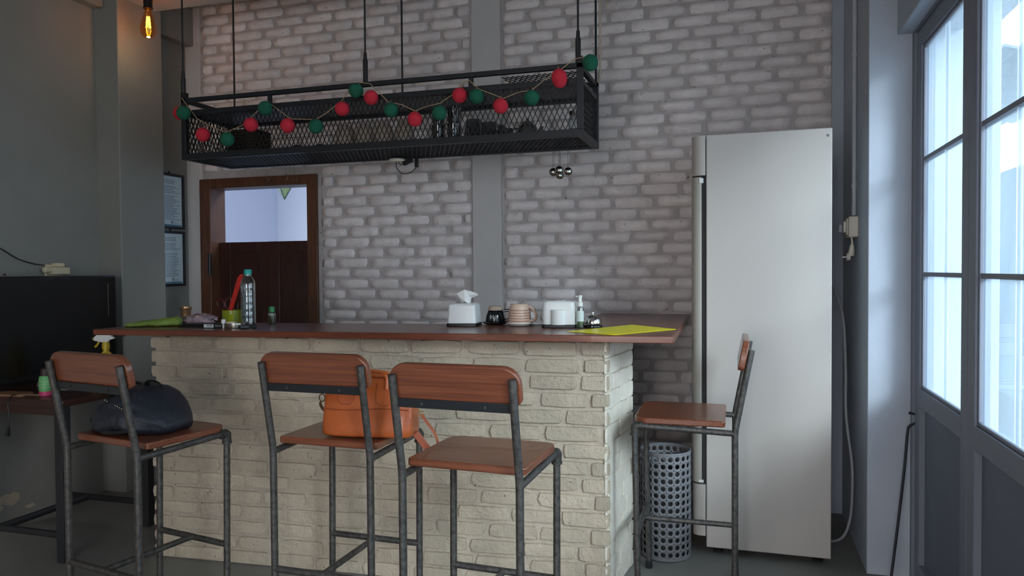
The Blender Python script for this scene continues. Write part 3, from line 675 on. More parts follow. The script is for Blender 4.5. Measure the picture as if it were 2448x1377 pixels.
# ================================================================== LEFT SIDE: TV, TABLE, FRAMES
tv = thing('television', 'large black flat television on the grey left wall', 'television', (-3.45, 2.965, .765))
MB().cb(-.045, 0, -.475, .475, 0, .532).build('tv_body', m_tv, tv, bevel=.006)
MB().cb(-.002, .002, -.455, .455, .030, .514).build('screen', m_tvs, tv)
MB().cb(-.20, -.045, -.2, .2, .12, .42).build('wall_mount', m_black, tv)
MB().tube([(-.02, -.19+.007*math.cos(a), .535+.010*math.sin(a)) for a in [PI*i/8 for i in range(9)]], .0025, 6).build('hook', m_black, tv)
MB().cb(.001, .0035, .412, .4145, .30, .485).build('chrome_strip', m_steel, tv)  # glare line on the screen, modelled as a thin steel strip
ad = thing('socket_adapter', 'cream socket adapter plugged in above the television', 'adapter', (XL, 3.20, 1.30))
MB().cb(0, .012, -.035, .075, -.012, .06).build('wall_plate', m_cream, ad, bevel=.003)
MB().cb(.012, .055, -.03, .085, .004, .045).build('adapter_block', m_cream, ad, bevel=.005); MB().cb(.012, .06, .0, .045, .045, .068).build('plug', m_cream, ad, bevel=.004)
MB().lathe([(.017, 0), (.017, .03), (.012, .034)], 14, (0, 0, 0), True, Matrix.Translation((.03, -.03, .03)) @ Matrix.Rotation(PI/2, 4, 'X')).build('round_plug', m_cream, ad, bevel=.002)
MB().tube(spline([(.03, -.055, .055), (.02, -.12, .065), (.012, -.20, .09), (.010, -.29, .14), (.008, -.36, .165), (.008, -.5, .185)], 6), .003, 6).build('cable', m_black, ad)
TBZ = .740
tb = thing('small_table', 'small dark wooden table below the television', 'table', (-3.25, 2.875, 0))
MB().cb(-.36, .35, -.295, .295, TBZ-.03, TBZ).build('table_top', m_desk, tb, bevel=.003)
for x in (-.24, .31):
    for yy in (-.265, .235): MB().cb(x-.022, x+.022, yy-.022, yy+.022, 0, TBZ-.03).build('leg', m_dleg, tb, bevel=.002)
for x in (-.08,): MB().tube([(x, -.265, .12), (x, .235, .12)], .018, 10).build('long_stretcher', m_dleg, tb)
for yy in (-.265, .235): MB().tube([(-.24, yy, .12), (.31, yy, .12)], .016, 10).build('end_stretcher', m_dleg, tb)
MB().cb(-.3, .3, -.27, -.25, TBZ-.075, TBZ-.03).build('apron', m_desk, tb)
# frames
m_paper = mat('certificate_paper', (238, 245, 248), .5); m_ink = mat('print_ink', (158, 172, 184), .7); m_frm = mat('black_frame', (20, 26, 36), .35)
for i, (zc, lab) in enumerate(((1.79, 'upper of two black framed certificates on the left wall'), (1.405, 'lower of two black framed certificates on the left wall'))):
    f = thing('framed_certificate', lab, 'picture frame', (XL, 4.115, zc), 0, 'framed certificates')
    w, h = .262, .372
    MB().cb(0, .016, -w/2, w/2, h/2-.018, h/2).cb(0, .016, -w/2, w/2, -h/2, -h/2+.018).cb(0, .016, -w/2, -w/2+.018, -h/2+.018, h/2-.018).cb(0, .016, w/2-.018, w/2, -h/2+.018, h/2-.018).build('frame', m_frm, f, bevel=.002)
    MB().cb(.001, .005, -w/2+.018, w/2-.018, -h/2+.018, h/2-.018).build('paper', m_paper, f)
    mb = MB(); r = random.Random(40+i)
    z = h/2-.045; k = 0
    while z > -h/2+.055:
        half = .05 if k < 3 else .095
        if k not in (3, 9):
            mb.cb(.005, .0056, -half, half*r.uniform(.3, 1) if k > 3 else half, z-.0022, z+.0022)
        z -= .0105; k += 1
    mb.cb(.005, .0056, .01, .03, -h/2+.035, -h/2+.055).cb(.005, .0056, .035, .075, -h/2+.04, -h/2+.043)
    mb.build('printed_text', m_ink, f, smooth=0)
    MB().cb(.005, .0055, -.105, .105, -h/2+.020, -h/2+.030).build('blue_border', mat('blue_print', (70, 140, 170), .6), f)
    MB().cb(.007, .009, -w/2+.018, w/2-.018, -h/2+.018, h/2-.018).build('glass_pane', glass('frame_glass', (252, 254, 255), .03, .03), f, smooth=0)
    MB().lathe([(.006, 0), (.006, .012)], 8, (0.006, 0, h/2)).build('hanging_eye', m_black, f)

# table items
tr = thing('trigger_spray_bottle', 'yellow spray bottle with white trigger head on the small table', 'spray bottle', (-3.145, 3.062, TBZ), .5)
m_yel = mat('yellow_plastic', (206, 176, 40), .4)
MB().lathe([(.034, 0), (.036, .01), (.036, .12), (.028, .15), (.015, .165), (.014, .185)], 20).build('bottle_body', m_yel, tr)
MB().lathe([(.019, .178), (.019, .20), (.016, .215)], 16).build('collar', m_yel, tr)
MB().prism([(-.055, .222), (-.055, .240), (-.04, .252), (.02, .254), (.046, .232), (.02, .224), (.012, .212), (-.012, .212)], -.013, .013, Matrix.Rotation(PI/2, 4, 'X')).build('trigger_head', m_white, tr, bevel=.003)
MB().tube(spline([(-.030, 0, .224), (-.038, 0, .205), (-.052, 0, .188)], 4), .0055, 8).build('trigger', m_yel, tr); MB().tube([(-.054, 0, .231), (-.062, 0, .231)], .006, 10).build('nozzle', m_yel, tr)
cn = thing('spray_can', 'green and pink can with dark lid on the small table', 'can', (-3.105, 2.672, TBZ))
MB().lathe([(.026, .022), (.0265, .024), (.0265, .085), (.022, .094)], 22).build('green_body', mat('green_label', (104, 178, 104), .4), cn)
MB().lathe([(.024, 0), (.027, .002), (.027, .022), (.0265, .0225)], 22).build('pink_base', mat('pink_plastic', (206, 62, 112), .4), cn)
MB().lathe([(.021, .094), (.019, .125), (.012, .132), (0, .133)], 20).build('lid', mat('dark_lid', (50, 36, 34), .5), cn)
for z in (.04, .055, .07): MB().tube([(.0268*math.cos(2*PI*j/22), .0268*math.sin(2*PI*j/22), z) for j in range(22)], .0009, 5, closed=True).build('label_stripe', m_white, cn)
wc = thing('paper_bag', 'crumpled pale plastic bag behind the green can', 'bag', (-3.24, 2.80, TBZ))
def blob(sx, sy, sz, amp, fr, seed, nu=36, nv=20, flat=.0, e=1.0):
    rings = []
    for i in range(nv+1):
        a = max(.03, min(PI-.03, PI*i/nv)); ring = []
        for j in range(nu):
            t = 2*PI*j/nu; d = Vector((math.sin(a)*math.cos(t), math.sin(a)*math.sin(t), -math.cos(a)))
            dd = Vector([math.copysign(abs(q)**e, q) for q in d])
            k = 1 + amp*noise.noise(d*fr+Vector((seed*3.1, seed, 0))) + amp*.5*noise.noise(d*fr*2.3+Vector((seed, 0, seed)))
            p = Vector((dd.x*sx*k, dd.y*sy*k, dd.z*sz*k)); p.z = max(p.z, -sz*(1-flat)); ring.append(p + Vector((0, 0, sz*(1-flat))))
        rings.append(ring)
    return MB().loft(rings)
blob(.045, .04, .035, .35, 2.6, 3, flat=.3).build('bag_body', mat('pale_plastic', (150, 156, 152), .5), wc, smooth=60)
MB().tube([(0, .01, .035), (.012, .02, .062)], [.012, .004], 8).build('twist', mat('pale_plastic_b', (150, 156, 152), .5), wc)
pp = tag(MB().prism(rrect(.15, .21, .003, 2), 0, .003).build('paper_sheet', mat('paper', (190, 196, 190), .7), None, (-3.16, 2.94, TBZ+.0005), (0, 0, .5), bevel=.0005), 'white paper lying on the small table', 'paper')
bd = thing('wooden_paddle', 'flat wooden paddle board at the edge of the small table', 'board', (-3.27, 2.64, TBZ), .1)
MB().prism(rrect(.17, .09, .02, 4), 0, .012).build('blade', wood('paddle_wood', (128, 92, 66), (150, 112, 84), (1.4, 14, 14), .5, 0), bd, bevel=.002)
MB().prism(rrect(.09, .022, .008, 4, .125, 0), .001, .010).build('grip', wood('paddle_grip', (118, 88, 66), (140, 108, 84), (1.4, 14, 14), .5, 0), bd, bevel=.002)
cb = thing('hanging_cable', 'black cable with plug hanging over the table edge', 'cable', (-3.195, 2.560, TBZ))
MB().tube(spline([(-.02, .06, .006), (0, .02, .012), (.004, -.006, -.02), (.010, -.006, -.07), (.004, -.006, -.13)], 6), .003, 6).build('cord', m_black, cb)
MB().tube([(.004, -.006, -.125), (.0, -.006, -.15), (-.004, -.006, -.168)], [.005, .010, .010], 8).build('plug', m_black, cb)

# ================================================================== COUNTER TOP ITEMS
m_green_cloth = mat('green_cloth', (126, 148, 66), .9, bump=.5, bscale=90, var=.12, vscale=20)
def cloth(nx, ny, w, d, h, seed):
    rings = []
    for i in range(nx+1):
        u = i/nx; hw = d/2*(.45+.55*math.sin(PI*min(1, .12+u*.8))); hh = h*(.35+.65*u)*(1 if u < .95 else .8)
        ring = []
        for j in range(ny):
            t = 2*PI*j/ny; k = 1+.28*noise.noise(Vector((u*5+seed, math.cos(t)*1.6, math.sin(t)*1.6)))
            ring.append(Vector((w*(u-.5), hw*math.cos(t)*k + .015*noise.noise(Vector((u*4, seed, 0))), max(0, hh*.5+hh*.55*math.sin(t)*k))))
        rings.append(ring)
    return MB().loft(rings)
cl = tag(cloth(30, 30, .24, .10, .046, 2.2).build('cleaning_cloth', m_green_cloth, None, (-2.640, 2.850, ZT), (0, 0, .40), smooth=70), 'crumpled green cloth at the left end of the worktop', 'cloth')
cp = thing('brass_shaker', 'small copper coloured cup behind the patterned pouch', 'cup', (-2.665, 3.09, ZT))
MB().lathe([(.026, 0), (.022, .03), (.024, .062), (.028, .075), (.027, .082), (0, .083)], 20).build('cup_body', mat('copper', (178, 138, 104), .3, .8), cp)
MB().tube([(.0272*math.cos(2*PI*j/20), .0272*math.sin(2*PI*j/20), .07) for j in range(20)], .0014, 5, closed=True).build('band', m_steel, cp)
pc = thing('patterned_pouch', 'soft purple and white patterned pouch on the worktop', 'pouch', (-2.505, 2.995, ZT), .2)
m_pouch = mat('pouch_print', (88, 62, 82), .6, col2=(196, 172, 178), vscale=26, bump=.2, bscale=60)
blob(.085, .045, .030, .30, 2.2, 5, flat=.25).build('pouch_body', m_pouch, pc, smooth=70)
MB().tube(spline([(-.08, -.02, .03), (-.03, -.036, .042), (.04, -.034, .036), (.085, -.012, .022)], 5), .0018, 6).build('zip', m_steel, pc)
MB().tube([(.083, -.012, .022), (.10, -.02, .012)], .003, 6).build('zip_pull', m_black, pc)
kx = thing('flat_black_case', 'flat black wallet lying in front of the patterned pouch', 'wallet', (-2.405, 2.895, ZT), .15)
MB().prism(rrect(.20, .075, .006, 3), 0, .007).build('lower_cover', m_black, kx, bevel=.001); MB().prism(rrect(.19, .07, .006, 3, .008, .004), .008, .015).build('upper_cover', m_black, kx, bevel=.001)
ca = thing('cigarette_box', 'black carton with white printed label beside the wallet', 'carton', (-2.285, 2.842, ZT), .12)
MB().cb(-.046, .046, -.03, .03, 0, .021).build('carton', m_black, ca, bevel=.001)
MB().cb(-.043, .005, -.0308, -.030, .003, .018).build('label_print', mat('label_white', (214, 216, 218), .5), ca); MB().cb(.012, .042, -.0308, -.030, .006, .016).build('label_print', mat('label_grey', (96, 98, 104), .5), ca)
mb = MB()
for q in range(7): mb.cb(-.026+.004*q, -.0242+.004*q, -.0312, -.0306, .009, .016)
mb.build('bar_marks', m_black, ca, smooth=0)
lt = thing('white_lighter', 'small white and silver lighter standing beside the ashtray', 'lighter', (-2.225, 2.815, ZT))
MB().lathe([(.004, 0), (.005, .002), (.005, .022), (.010, .024), (.010, .040), (.006, .042)], 14).build('lighter_body', m_white, lt); MB().box((.014, 0, .028), (.012, .008, .006), Matrix.Rotation(.5, 4, 'Y')).build('lever', m_cream, lt)
ash = thing('steel_ashtray', 'shallow brushed steel ashtray on the worktop', 'ashtray', (-2.178, 2.835, ZT))
MB().lathe([(.042, 0), (.043, .002), (.043, .024), (.040, .024), (.039, .005), (0, .005)], 28).build('dish', mat('brushed_steel', (190, 184, 172), .3, 1), ash)
MB().box((.0, .036, .023), (.03, .018, .002)).build('rest', m_steel, ash)
MB().tube([(-.03, -.02, .026), (.0, -.005, .028)], .0035, 8).build('stub', m_cream, ash)
mk = thing('black_marker', 'black marker pen lying beside the ashtray', 'pen', (-2.098, 2.818, ZT+.0085), .5)
MB().tube([(-.03, 0, 0), (.005, 0, 0)], .0085, 12).build('barrel', mat('slate_pen', (58, 66, 74), .4), mk); MB().tube([(.005, 0, 0), (.033, 0, 0), (.037, 0, 0)], [.0075, .0075, .005], 12).build('cap', m_black, mk)
# pen cup, scissors, knife
pcx = thing('green_pen_cup', 'olive green plastic cup holding scissors and knife', 'cup', (-2.375, 3.075, ZT))
m_olive = mat('olive_plastic', (142, 150, 32), .25)
MB().lathe([(.046, 0), (.050, .003), (.050, .068), (.047, .068), (.046, .005), (0, .005)], 28).build('cup_wall', m_olive, pcx)
MB().cb(.012, .040, -.0475, -.042, .008, .05).build('moulded_panel', mat('lime_plastic', (176, 184, 42), .3), pcx, bevel=.002)
kn = thing('red_knife', 'red cutter standing in the green cup', 'knife', (-2.392, 3.062, ZT+.01))
Mk = Matrix.Rotation(.30, 4, 'Y')
MB().prism([(-.012, .055), (-.013, .09), (-.007, .225), (.002, .242), (.016, .250), (.018, .242), (.010, .10), (.008, .055)], -.004, .004, Mk @ Matrix.Rotation(PI/2, 4, 'X')).build('red_blade_cover', mat('red_plastic', (206, 44, 34), .4), kn, bevel=.0015)
MB().box((0, 0, .03), (.014, .010, .055), Mk).build('handle', m_black, kn, bevel=.003)
sc = thing('scissors', 'dark red handled scissors standing in the green cup', 'scissors', (-2.395, 3.075, ZT+.008))
m_sch = mat('dark_red_plastic', (84, 26, 30), .4)
for (cx, cz, rx, rz, tl) in ((-.048, .088, .020, .026, -.35), (-.006, .094, .016, .026, .25)):
    Mq = Matrix.Translation((cx, 0, cz)) @ Matrix.Rotation(tl, 4, 'Y')
    MB().tube([Mq @ Vector((rx*math.cos(2*PI*j/20), 0, rz*math.sin(2*PI*j/20))) for j in range(20)], .0042, 8, closed=True).build('finger_loop', m_sch, sc)
    MB().tube([(cx*.75, 0, cz-.026), (cx*.1-.006, 0, .02)], .004, 8).build('shank', m_sch, sc)
MB().box((-.005, 0, .02), (.012, .003, .03)).build('blade', m_steel, sc)
tw = tag(MB().tube([(.02, 0, .0), (.026, 0, .085), (.030, .0, .092)], [.0025, .0028, .0035], 8).build('silver_pen', m_steel, None, (-2.375, 3.08, ZT+.006)), 'thin silver pen standing at the right side of the green cup', 'pen')
# water bottle
wb = thing('water_bottle', 'clear plastic water bottle with teal cap', 'bottle', (-2.256, 3.035, ZT))
m_pet = glass('clear_plastic', (236, 240, 240), .22, .04)
pr = [(.030, 0), (.034, .004), (.0345, .030), (.0335, .034), (.0345, .038)]
for k in range(4): pr += [(.0345, .06+.033*k), (.0335, .064+.033*k), (.0345, .068+.033*k)]
pr += [(.0345, .195), (.031, .212), (.020, .228), (.0145, .234), (.0145, .248)]
MB().lathe(pr, 26).build('bottle_body', m_pet, wb)
MB().lathe([(.0300, .003), (.032, .008), (.032, .150), (0, .151)], 22).build('water', glass('water', (224, 230, 232), .15, .02), wb)
MB().lathe([(.0175, .240), (.0178, .262), (.016, .265), (0, .265)], 20).build('cap', mat('teal_cap', (46, 170, 160), .35), wb)
MB().lathe([(.0185, .234), (.0185, .238), (.016, .238)], 20).build('neck_ring', m_pet, wb)
sb = thing('small_bottle', 'small clear bottle with green cap near the doorway', 'bottle', (-2.160, 3.085, ZT))
MB().lathe([(.016, 0), (.0178, .003), (.0178, .052), (.012, .060), (.012, .064)], 20).build('bottle_body', m_pet, sb)
MB().lathe([(.0150, .003), (.0162, .004), (.0162, .042), (0, .043)], 18).build('liquid', glass('olive_liquid', (170, 176, 110), .1, .05, dirt=.3, dirtcol=(150, 150, 90)), sb)
MB().lathe([(.0140, .058), (.0145, .084), (.013, .086), (0, .086)], 18).build('cap', mat('green_cap', (30, 128, 66), .35), sb)

# tissue boxes
def trap_box(nm, t, w, d, h, w2, d2, z0, m, bev=.008):
    rings = [[(x*sx, y*sy, z) for x, y in rrect(1, 1, .10, 4)] for sx, sy, z in ((w, d, z0), (w2, d2, h-.008), (w2-.02, d2-.02, h))]
    return MB().loft(rings).build(nm, m, t, bevel=.003)
tx = thing('tissue_box', 'white tissue box with tissue sticking out of the top', 'tissue box', (-1.213, 3.195, ZT), .12)
trap_box('box_body', tx, .134, .130, .104, .124, .118, .014, m_white); MB().prism(rrect(.138, .134, .012, 4), 0, .014).build('black_base', m_black, tx, bevel=.002)
m_tis = mat('tissue', (232, 228, 226), .9)
tis = MB()
tis.add([(-.012, .006, .098), (.026, .004, .098), (-.034, -.012, .146), (.004, -.018, .166), (.022, -.010, .140), (.060, -.006, .150), (.066, .004, .140), (.030, .014, .126), (.010, .018, .160), (-.026, .012, .138), (.006, -.014, .112)],
        [(0, 10, 2), (10, 3, 2), (10, 1, 4), (10, 4, 3), (3, 4, 5), (4, 6, 5), (4, 7, 6), (1, 7, 4), (3, 5, 8), (5, 6, 8), (6, 7, 8), (0, 9, 8), (0, 8, 1), (1, 8, 7), (2, 9, 0), (2, 8, 9), (2, 3, 8)])
tis.build('tissue', m_tis, tx, smooth=0)
td = thing('napkin_dispenser', 'white rounded napkin dispenser with curved front plate', 'napkin dispenser', (-.765, 3.205, ZT), .10)
MB().loft([[(x*.148*k, y*.115*k, z) for x, y in rrect(1, 1, .16, 5)] for k, z in ((1, .014), (1, .07), (.98, .10), (.93, .112), (.82, .117))]).build('dispenser_body', m_white, td, bevel=.002)
MB().prism(rrect(.150, .117, .014, 4), 0, .014).build('black_base', m_black, td, bevel=.002)
MB().loft([[(.033*math.cos(a), -.0575-.020*math.sin(a), z) for a in [PI*i/10 for i in range(11)]] for z in (.014, .080)]).build('curved_plate', m_white, td, bevel=.002)
MB().prism(rrect(.05, .022, .01, 4), .1165, .1185).build('top_slot', m_tis, td)
# mugs upside down
bm_ = thing('black_mug', 'black mug upside down on a black saucer', 'mug', (-1.098, 3.300, ZT), .15)
m_blk = mat('glossy_black', (18, 18, 20), .15)
MB().lathe([(.030, 0), (.050, .003), (.062, .010), (.061, .013), (.045, .008), (0, .007)], 30).build('saucer', m_blk, bm_)
MB().lathe([(.046, .012), (.047, .016), (.042, .046), (.034, .066), (.031, .069)], 28).build('mug_body', m_blk, bm_)
MB().lathe([(.040, .0665), (.0335, .068), (.031, .085), (.027, .087), (0, .087)], 26).build('unglazed_base', mat('beige_clay', (172, 150, 134), .8), bm_)
MB().tube(spline([(.038, 0, .062), (.062, 0, .066), (.076, 0, .048), (.070, 0, .026), (.046, 0, .020)], 6), .0068, 10).build('handle', m_blk, bm_)
mb = MB()
for k in range(3):
    a = -1.9+.28*k
    for s in (-1, 1):
        mb.tube([((.0465-.05*(z-.03))*math.cos(a+s*o), (.0465-.05*(z-.03))*math.sin(a+s*o), z) for z, o in ((.046, .0), (.038, .09), (.028, .0))], .0008, 4)
mb.build('line_motif', m_white, bm_, smooth=0)
pcup = thing('patterned_mug', 'striped pink and orange mug upside down on a white saucer', 'mug', (-.962, 3.235, ZT), -.1)
m_pat = mat('banded_glaze', (226, 204, 188), .35, col2=(200, 158, 130), vscale=40, aniso=(6, 6, 40))
m_pat2 = mat('banded_glaze_blue', (116, 106, 124), .35, col2=(206, 150, 100), vscale=60, aniso=(10, 10, 30))
MB().lathe([(.030, 0), (.045, .002), (.060, .013), (.059, .016), (.044, .008), (0, .007)], 30).build('saucer', m_white, pcup)
MB().lathe([(.050, .012), (.0525, .020), (.051, .050), (.047, .078), (.041, .096), (.036, .100), (0, .099)], 32).build('mug_body', m_pat, pcup)
for z, r in ((.024, .0526), (.036, .0521), (.048, .0512), (.060, .0500), (.072, .0482)): MB().tube([(r*math.cos(2*PI*j/32), r*math.sin(2*PI*j/32), z) for j in range(32)], .0028, 6, closed=True, flat=(1.0, .25)).build('glaze_band', m_pat2, pcup)
MB().tube(spline([(.043, 0, .088), (.064, 0, .080), (.080, 0, .054), (.076, 0, .030), (.050, 0, .024)], 6), .0060, 10, flat=(1, 1.4)).build('handle', m_pat, pcup)
# spray sanitiser + bell + spoon
sp = thing('sanitiser_spray', 'slim clear spray bottle with white pump cap', 'spray bottle', (-.668, 3.165, ZT))
MB().lathe([(.0150, 0), (.0165, .003), (.0165, .086), (.011, .096)], 20).build('bottle_body', m_pet, sp)
MB().lathe([(.0140, .003), (.015, .004), (.015, .04), (0, .041)], 18).build('liquid', glass('green_liquid', (190, 222, 186), .1, .05, dirt=.35, dirtcol=(170, 205, 165)), sp)
MB().lathe([(.0125, .094), (.0125, .112), (.008, .114), (.008, .130), (.009, .131), (.009, .142), (0, .143)], 18).build('pump_cap', m_white, sp); MB().box((-.012, 0, .137), (.012, .006, .006)).build('nozzle', m_white, sp)
MB().lathe([(.0168, .03), (.0168, .075)], 20, cap=False).build('label', mat('pale_label', (206, 216, 212), .5), sp)
bl = thing('service_bell', 'silver counter bell on a black base', 'bell', (-.621, 3.215, ZT))
MB().lathe([(.040, 0), (.042, .003), (.041, .010), (.030, .013), (0, .013)], 28).build('base', m_blk, bl)
MB().lathe([(.038, .017), (.0385, .019), (.036, .034), (.026, .048), (.010, .055), (0, .056)], 30).build('dome', m_steel, bl, smooth=180)
MB().lathe([(.0035, .05), (.0035, .060), (.006, .062), (.0055, .067), (0, .069)], 12).build('plunger', m_steel, bl); MB().lathe([(.006, .012), (.006, .03)], 10).build('post', m_steel, bl)
ss = thing('steel_spoon', 'steel spoon handle leaning beside the napkin dispenser', 'spoon', (-.848, 3.300, ZT), .5)
MB().tube([(-.06, 0, .003), (0, 0, .006), (.06, 0, .016)], .004, 8, flat=(.5, 1.2)).build('handle', m_steel, ss); MB().sphere((-.075, 0, .0045), .02, 14, 8, (1, .7, .2)).build('bowl', m_steel, ss)
# yellow sheet
ys = [(-.684, 2.968), (-.475, 3.385), (-.262, 3.172), (-.474, 2.842)]
tag(MB().prism(ys, ZT+.0008, ZT+.0022).build('yellow_sheet', mat('yellow_laminate', (252, 236, 16), .35, spec=.3), smooth=0), 'glossy bright yellow sheet on the right end of the worktop', 'menu sheet')

# ================================================================== BAGS
SZ = HB+.0085+.024
hb = thing('leather_handbag', 'orange brown leather handbag on the middle stool', 'handbag', (-1.238, 2.335, SZ+.003), .10)
m_lea = mat('tan_leather', (188, 94, 46), .34, bump=.10, bscale=70, var=.14, vscale=9, coat=.2)
m_lea2 = mat('strap_leather', (186, 96, 64), .4, bump=.08, bscale=90, var=.08)
rings = []
for z, w, d in ((0, .318, .118), (.006, .334, .132), (.05, .336, .124), (.10, .328, .100), (.15, .318, .070), (.185, .334, .040), (.20, .330, .022)):
    ring = []
    for (x, y) in rrect(1, 1, .22, 6):
        xx, yy = x*w, y*d; nz = noise.noise(Vector((xx*9, yy*9, z*11)))*.009
        ring.append(Vector((xx+nz*.5, yy+nz*(1 if abs(y) > .3 else .3), z + (.010*math.cos(x*PI)*(z > .15)) + (.003*noise.noise(Vector((xx*7, 1, z*5)))))))
    rings.append(ring)
hbody = MB().loft(rings).build('bag_body', m_lea, hb, smooth=60, sub=1)
m_stitch = mat('stitch_thread', (148, 66, 28), .6)
def yfront(z): return -(.066 + (-.016 if z > .08 else 0) + (-.014*(z-.10)/.05 if z > .10 else 0))-.002
MB().tube([(x, yfront(.098)-.004, .098+.004*math.sin(x*20)) for x in [-.155+.0155*i for i in range(21)]], .0014, 5).build('seam', m_stitch, hbody)
for cx in (-.075, .065):
    pts = [(-.030, .185), (-.032, .15), (-.030, .125), (-.015, .112), (.012, .112), (.028, .125), (.032, .15), (.034, .185)]
    MB().tube([(cx+x, yfront(z)+.004, z) for x, z in pts], .0016, 5).build('handle_tab_seam', m_stitch, hbody)
for yy, hgt in ((-.022, .006), (.018, .016)):
    MB().tube(spline([(-.075, yy*1.5, .165), (-.070, yy, .205), (-.040, yy*.8, .205+hgt*.75), (0, yy*.6, .205+hgt), (.035, yy*.8, .205+hgt*.78), (.066, yy, .208), (.070, yy*1.5, .165)], 6), .0068, 10).build('handle', m_lea, hb)
MB().tube([(-.174+.011*math.cos(2*PI*j/14), -.02, .128+.013*math.sin(2*PI*j/14)) for j in range(14)], .0022, 6, closed=True).build('ring', mat('old_brass', (120, 96, 62), .35, .9), hb)
MB().tube(spline([(-.182, -.02, .112), (-.172, -.026, .095), (-.152, -.030, .080)], 4), .010, 8, flat=(.9, .25)).build('strap_end', mat('dark_strap', (84, 52, 36), .5), hb)
m_brass = mat('brass', (196, 164, 112), .25, 1)
MB().tube([(.170+.006*math.cos(2*PI*j/14), -.01, .125+.014*math.sin(2*PI*j/14)) for j in range(14)], .0020, 6, closed=True).build('ring', m_brass, hb)
MB().tube([(.174, -.01, .112), (.180, -.01, .098), (.182, -.01, .088)], .0026, 8).build('clasp', m_brass, hb)
MB().tube([(.188+.010*math.cos(2*PI*j/14), -.01, .082+.008*math.sin(2*PI*j/14)) for j in range(14)], .0016, 6, closed=True).build('ring', m_brass, hb)
MB().tube(spline([(.187, -.012, .080), (.209, -.012, .050), (.234, -.004, .010), (.245, .01, -.05), (.235, .02, -.085), (.209, .02, -.06), (.179, .01, -.015), (.162, 0, .012)], 6), .0130, 8, flat=(.22, 1.0)).build('shoulder_strap', m_lea2, hb)

bp = thing('black_backpack', 'slouched black backpack lying on the left stool', 'backpack', (-2.07, 2.215, SZ+.001), .0)
m_bag = mat('black_nylon', (36, 39, 50), .42, bump=.6, bscale=26, var=.15, vscale=8)
m_bag2 = mat('black_webbing', (18, 19, 21), .7, bump=.3, bscale=150)
rings = []
NU = 56; NX = 44
for i in range(NX+1):
    u = i/NX; x = -.195 + .322*u
    prof = [(0, .045), (.08, .085), (.22, .125), (.38, .150), (.5, .165), (.62, .158), (.75, .128), (.87, .090), (.95, .060), (1, .030)]
    for q in range(len(prof)-1):
        if prof[q][0] <= u <= prof[q+1][0]:
            t = (u-prof[q][0])/(prof[q+1][0]-prof[q][0]); hgt = prof[q][1]+(prof[q+1][1]-prof[q][1])*t; break
    hw = .150*(math.sin(PI*min(.985, max(.05, .10+u*.84)))**.5)
    ring = []
    for j in range(NU):
        t = 2*PI*j/NU; c, s_ = math.cos(t), math.sin(t)
        k = 1 + .13*noise.noise(Vector((x*11, c*1.9, s_*1.9+3)))
        fold = abs(noise.noise(Vector((x*13+s_*2.2, c*2.4, s_*3.0+7))))
        k += .07*(.25-fold) + .035*noise.noise(Vector((x*45+s_*5, c*7, s_*7)))
        ring.append(Vector((x + .02*s_*(u-.5), hw*math.copysign(abs(c)**.8, c)*k, max(0, hgt*.42 + hgt*.58*math.copysign(abs(s_)**.85, s_)*k))))
    rings.append(ring)
body = MB().loft(rings).build('bag_body', m_bag, bp, smooth=80)
# zip along the top of the pocket
zp = [(-.085+.011*i, -.121-.0018*i, .122-.0030*i) for i in range(13)]
MB().tube(zp, .004, 6).build('zip_tape', m_bag2, body)
mb = MB()
for p in zp[::1]: mb.box((p[0], p[1]-.004, p[2]+.001), (.004, .003, .004))
mb.build('zip_teeth', m_steel, body, smooth=0)
MB().tube(spline([(-.04, .02, .150), (-.07, -.01, .172), (-.12, -.02, .160), (-.165, -.03, .10), (-.185, -.05, .055)], 6), .014, 8, flat=(.35, 1.0)).build('shoulder_strap', m_bag2, bp)
MB().tube(spline([(-.185, -.05, .060), (-.20, -.06, .05), (-.205, -.065, .03), (-.185, -.06, .025), (-.17, -.05, .045)], 5), .009, 8).build('strap_buckle', m_bag2, bp)
MB().tube(spline([(-.02, .0, .158), (.0, -.01, .178), (.04, -.01, .174), (.055, 0, .150)], 6), .009, 8, flat=(.4, 1)).build('grab_handle', m_bag2, bp)
MB().tube(spline([(-.08, -.140, .012), (-.01, -.140, .016), (.04, -.125, .026), (.085, -.098, .040), (.105, -.07, .048)], 6), .0075, 8).build('bottom_piping', m_bag2, body)

# ================================================================== PILLAR FITTINGS
pi = thing('conduit_pipe', 'thin grey conduit pipe running down the pillar side to the socket', 'conduit', (XR, 3.80, 0))
m_con = mat('grey_conduit', (176, 180, 186), .5)
MB().tube([(-.011, 0, 1.555), (-.011, 0, ZC)], .0105, 12).build('pipe', m_con, pi)
for z in (2.297, 1.692, 2.9): MB().lathe([(.0135, -.008), (.014, 0), (.0135, .008)], 12, (-.011, 0, z)).build('clamp', m_con, pi)
so = thing('wall_socket', 'cream wall socket box with plug and cord on the pillar side', 'wall socket', (XR, 3.80, 1.50))
m_sock = mat('aged_cream', (206, 196, 182), .5)
MB().cb(-.042, 0, -.075, .075, -.048, .048).build('socket_box', m_sock, so, bevel=.006); MB().cb(-.050, -.042, -.062, .02, -.038, .038).build('face_plate', m_sock, so, bevel=.004)
MB().cb(-.075, -.042, .02, .05, -.022, .016).build('switch', m_con, so, bevel=.004); MB().cb(-.062, -.050, -.05, .0, -.026, .026).build('plug_block', m_sock, so, bevel=.004)
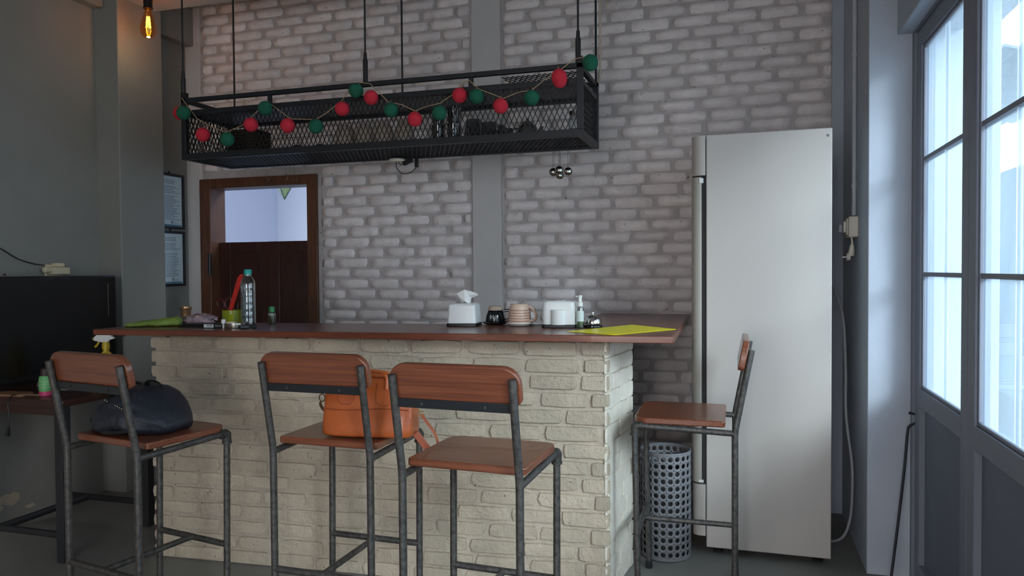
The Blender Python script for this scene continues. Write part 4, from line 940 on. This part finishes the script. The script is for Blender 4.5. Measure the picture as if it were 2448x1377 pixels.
pg = thing('loose_plug', 'white two pin plug dangling below the wall socket', 'plug', (XR-.03, 3.755, 1.40))
MB().tube(spline([(.0, -.01, .06), (.004, -.012, .03), (.004, -.01, .012)], 4), .0045, 8).build('cord', m_sock, pg)
MB().tube([(.004, -.01, .018), (.003, -.008, -.006), (0, 0, -.03)], [.0075, .012, .015], 12).build('grip', m_sock, pg)
MB().lathe([(.017, 0), (.018, .012), (.015, .016)], 16, (0, 0, 0), True, Matrix.Translation((-.002, .004, -.038)) @ Matrix.Rotation(-PI/2, 4, 'Y')).build('plug_head', m_sock, pg)
for dy in (-.006, .008): MB().tube([(-.016, dy, -.038), (-.036, dy, -.040)], .0022, 6).build('pin', m_steel, pg)
hk = tag(MB().tube(spline([(.665, 3.440, .705), (.692, 3.436, .700), (.700, 3.435, .680), (.690, 3.436, .665), (.668, 3.436, .650), (.660, 3.432, .62), (.640, 3.40, .45), (.600, 3.33, .20), (.565, 3.27, .004)], 6), .0055, 8).build('iron_hook_rod', mat('dark_iron', (52, 54, 60), .5, .5)), 'thin dark iron hook rod leaning against the pillar', 'rod')

# pendant glass in the room behind
gp = thing('glass_pendant', 'pale green glass pendant seen through the doorway', 'pendant lamp', (-3.305, 4.9, 1.86))
m_gp = glass('green_pendant_glass', (238, 246, 230), .2, .05, dirt=.4, dirtcol=(226, 240, 210), dscale=20)
for k in range(4):
    a0, a1 = PI/2*k, PI/2*(k+1); r, h = .115, .17
    MB().add([(0, 0, 0), (r*math.cos(a0), r*math.sin(a0), h), (r*math.cos(a1), r*math.sin(a1), h)], [(0, 1, 2)]).build('glass_panel', m_gp, gp, solid=.003, smooth=0)
    MB().tube([(0, 0, -.002), (r*math.cos(a0), r*math.sin(a0), h)], .004, 6).build('lead_strip', mat('teal_lead', (96, 128, 124), .5, .3), gp)
MB().tube([(0, 0, .17), (0, 0, 1.04)], .003, 6).build('cord', m_black, gp); MB().prism([(.115, 0), (0, .115), (-.115, 0), (0, -.115)], .168, .172).build('top_plate', m_gp, gp)
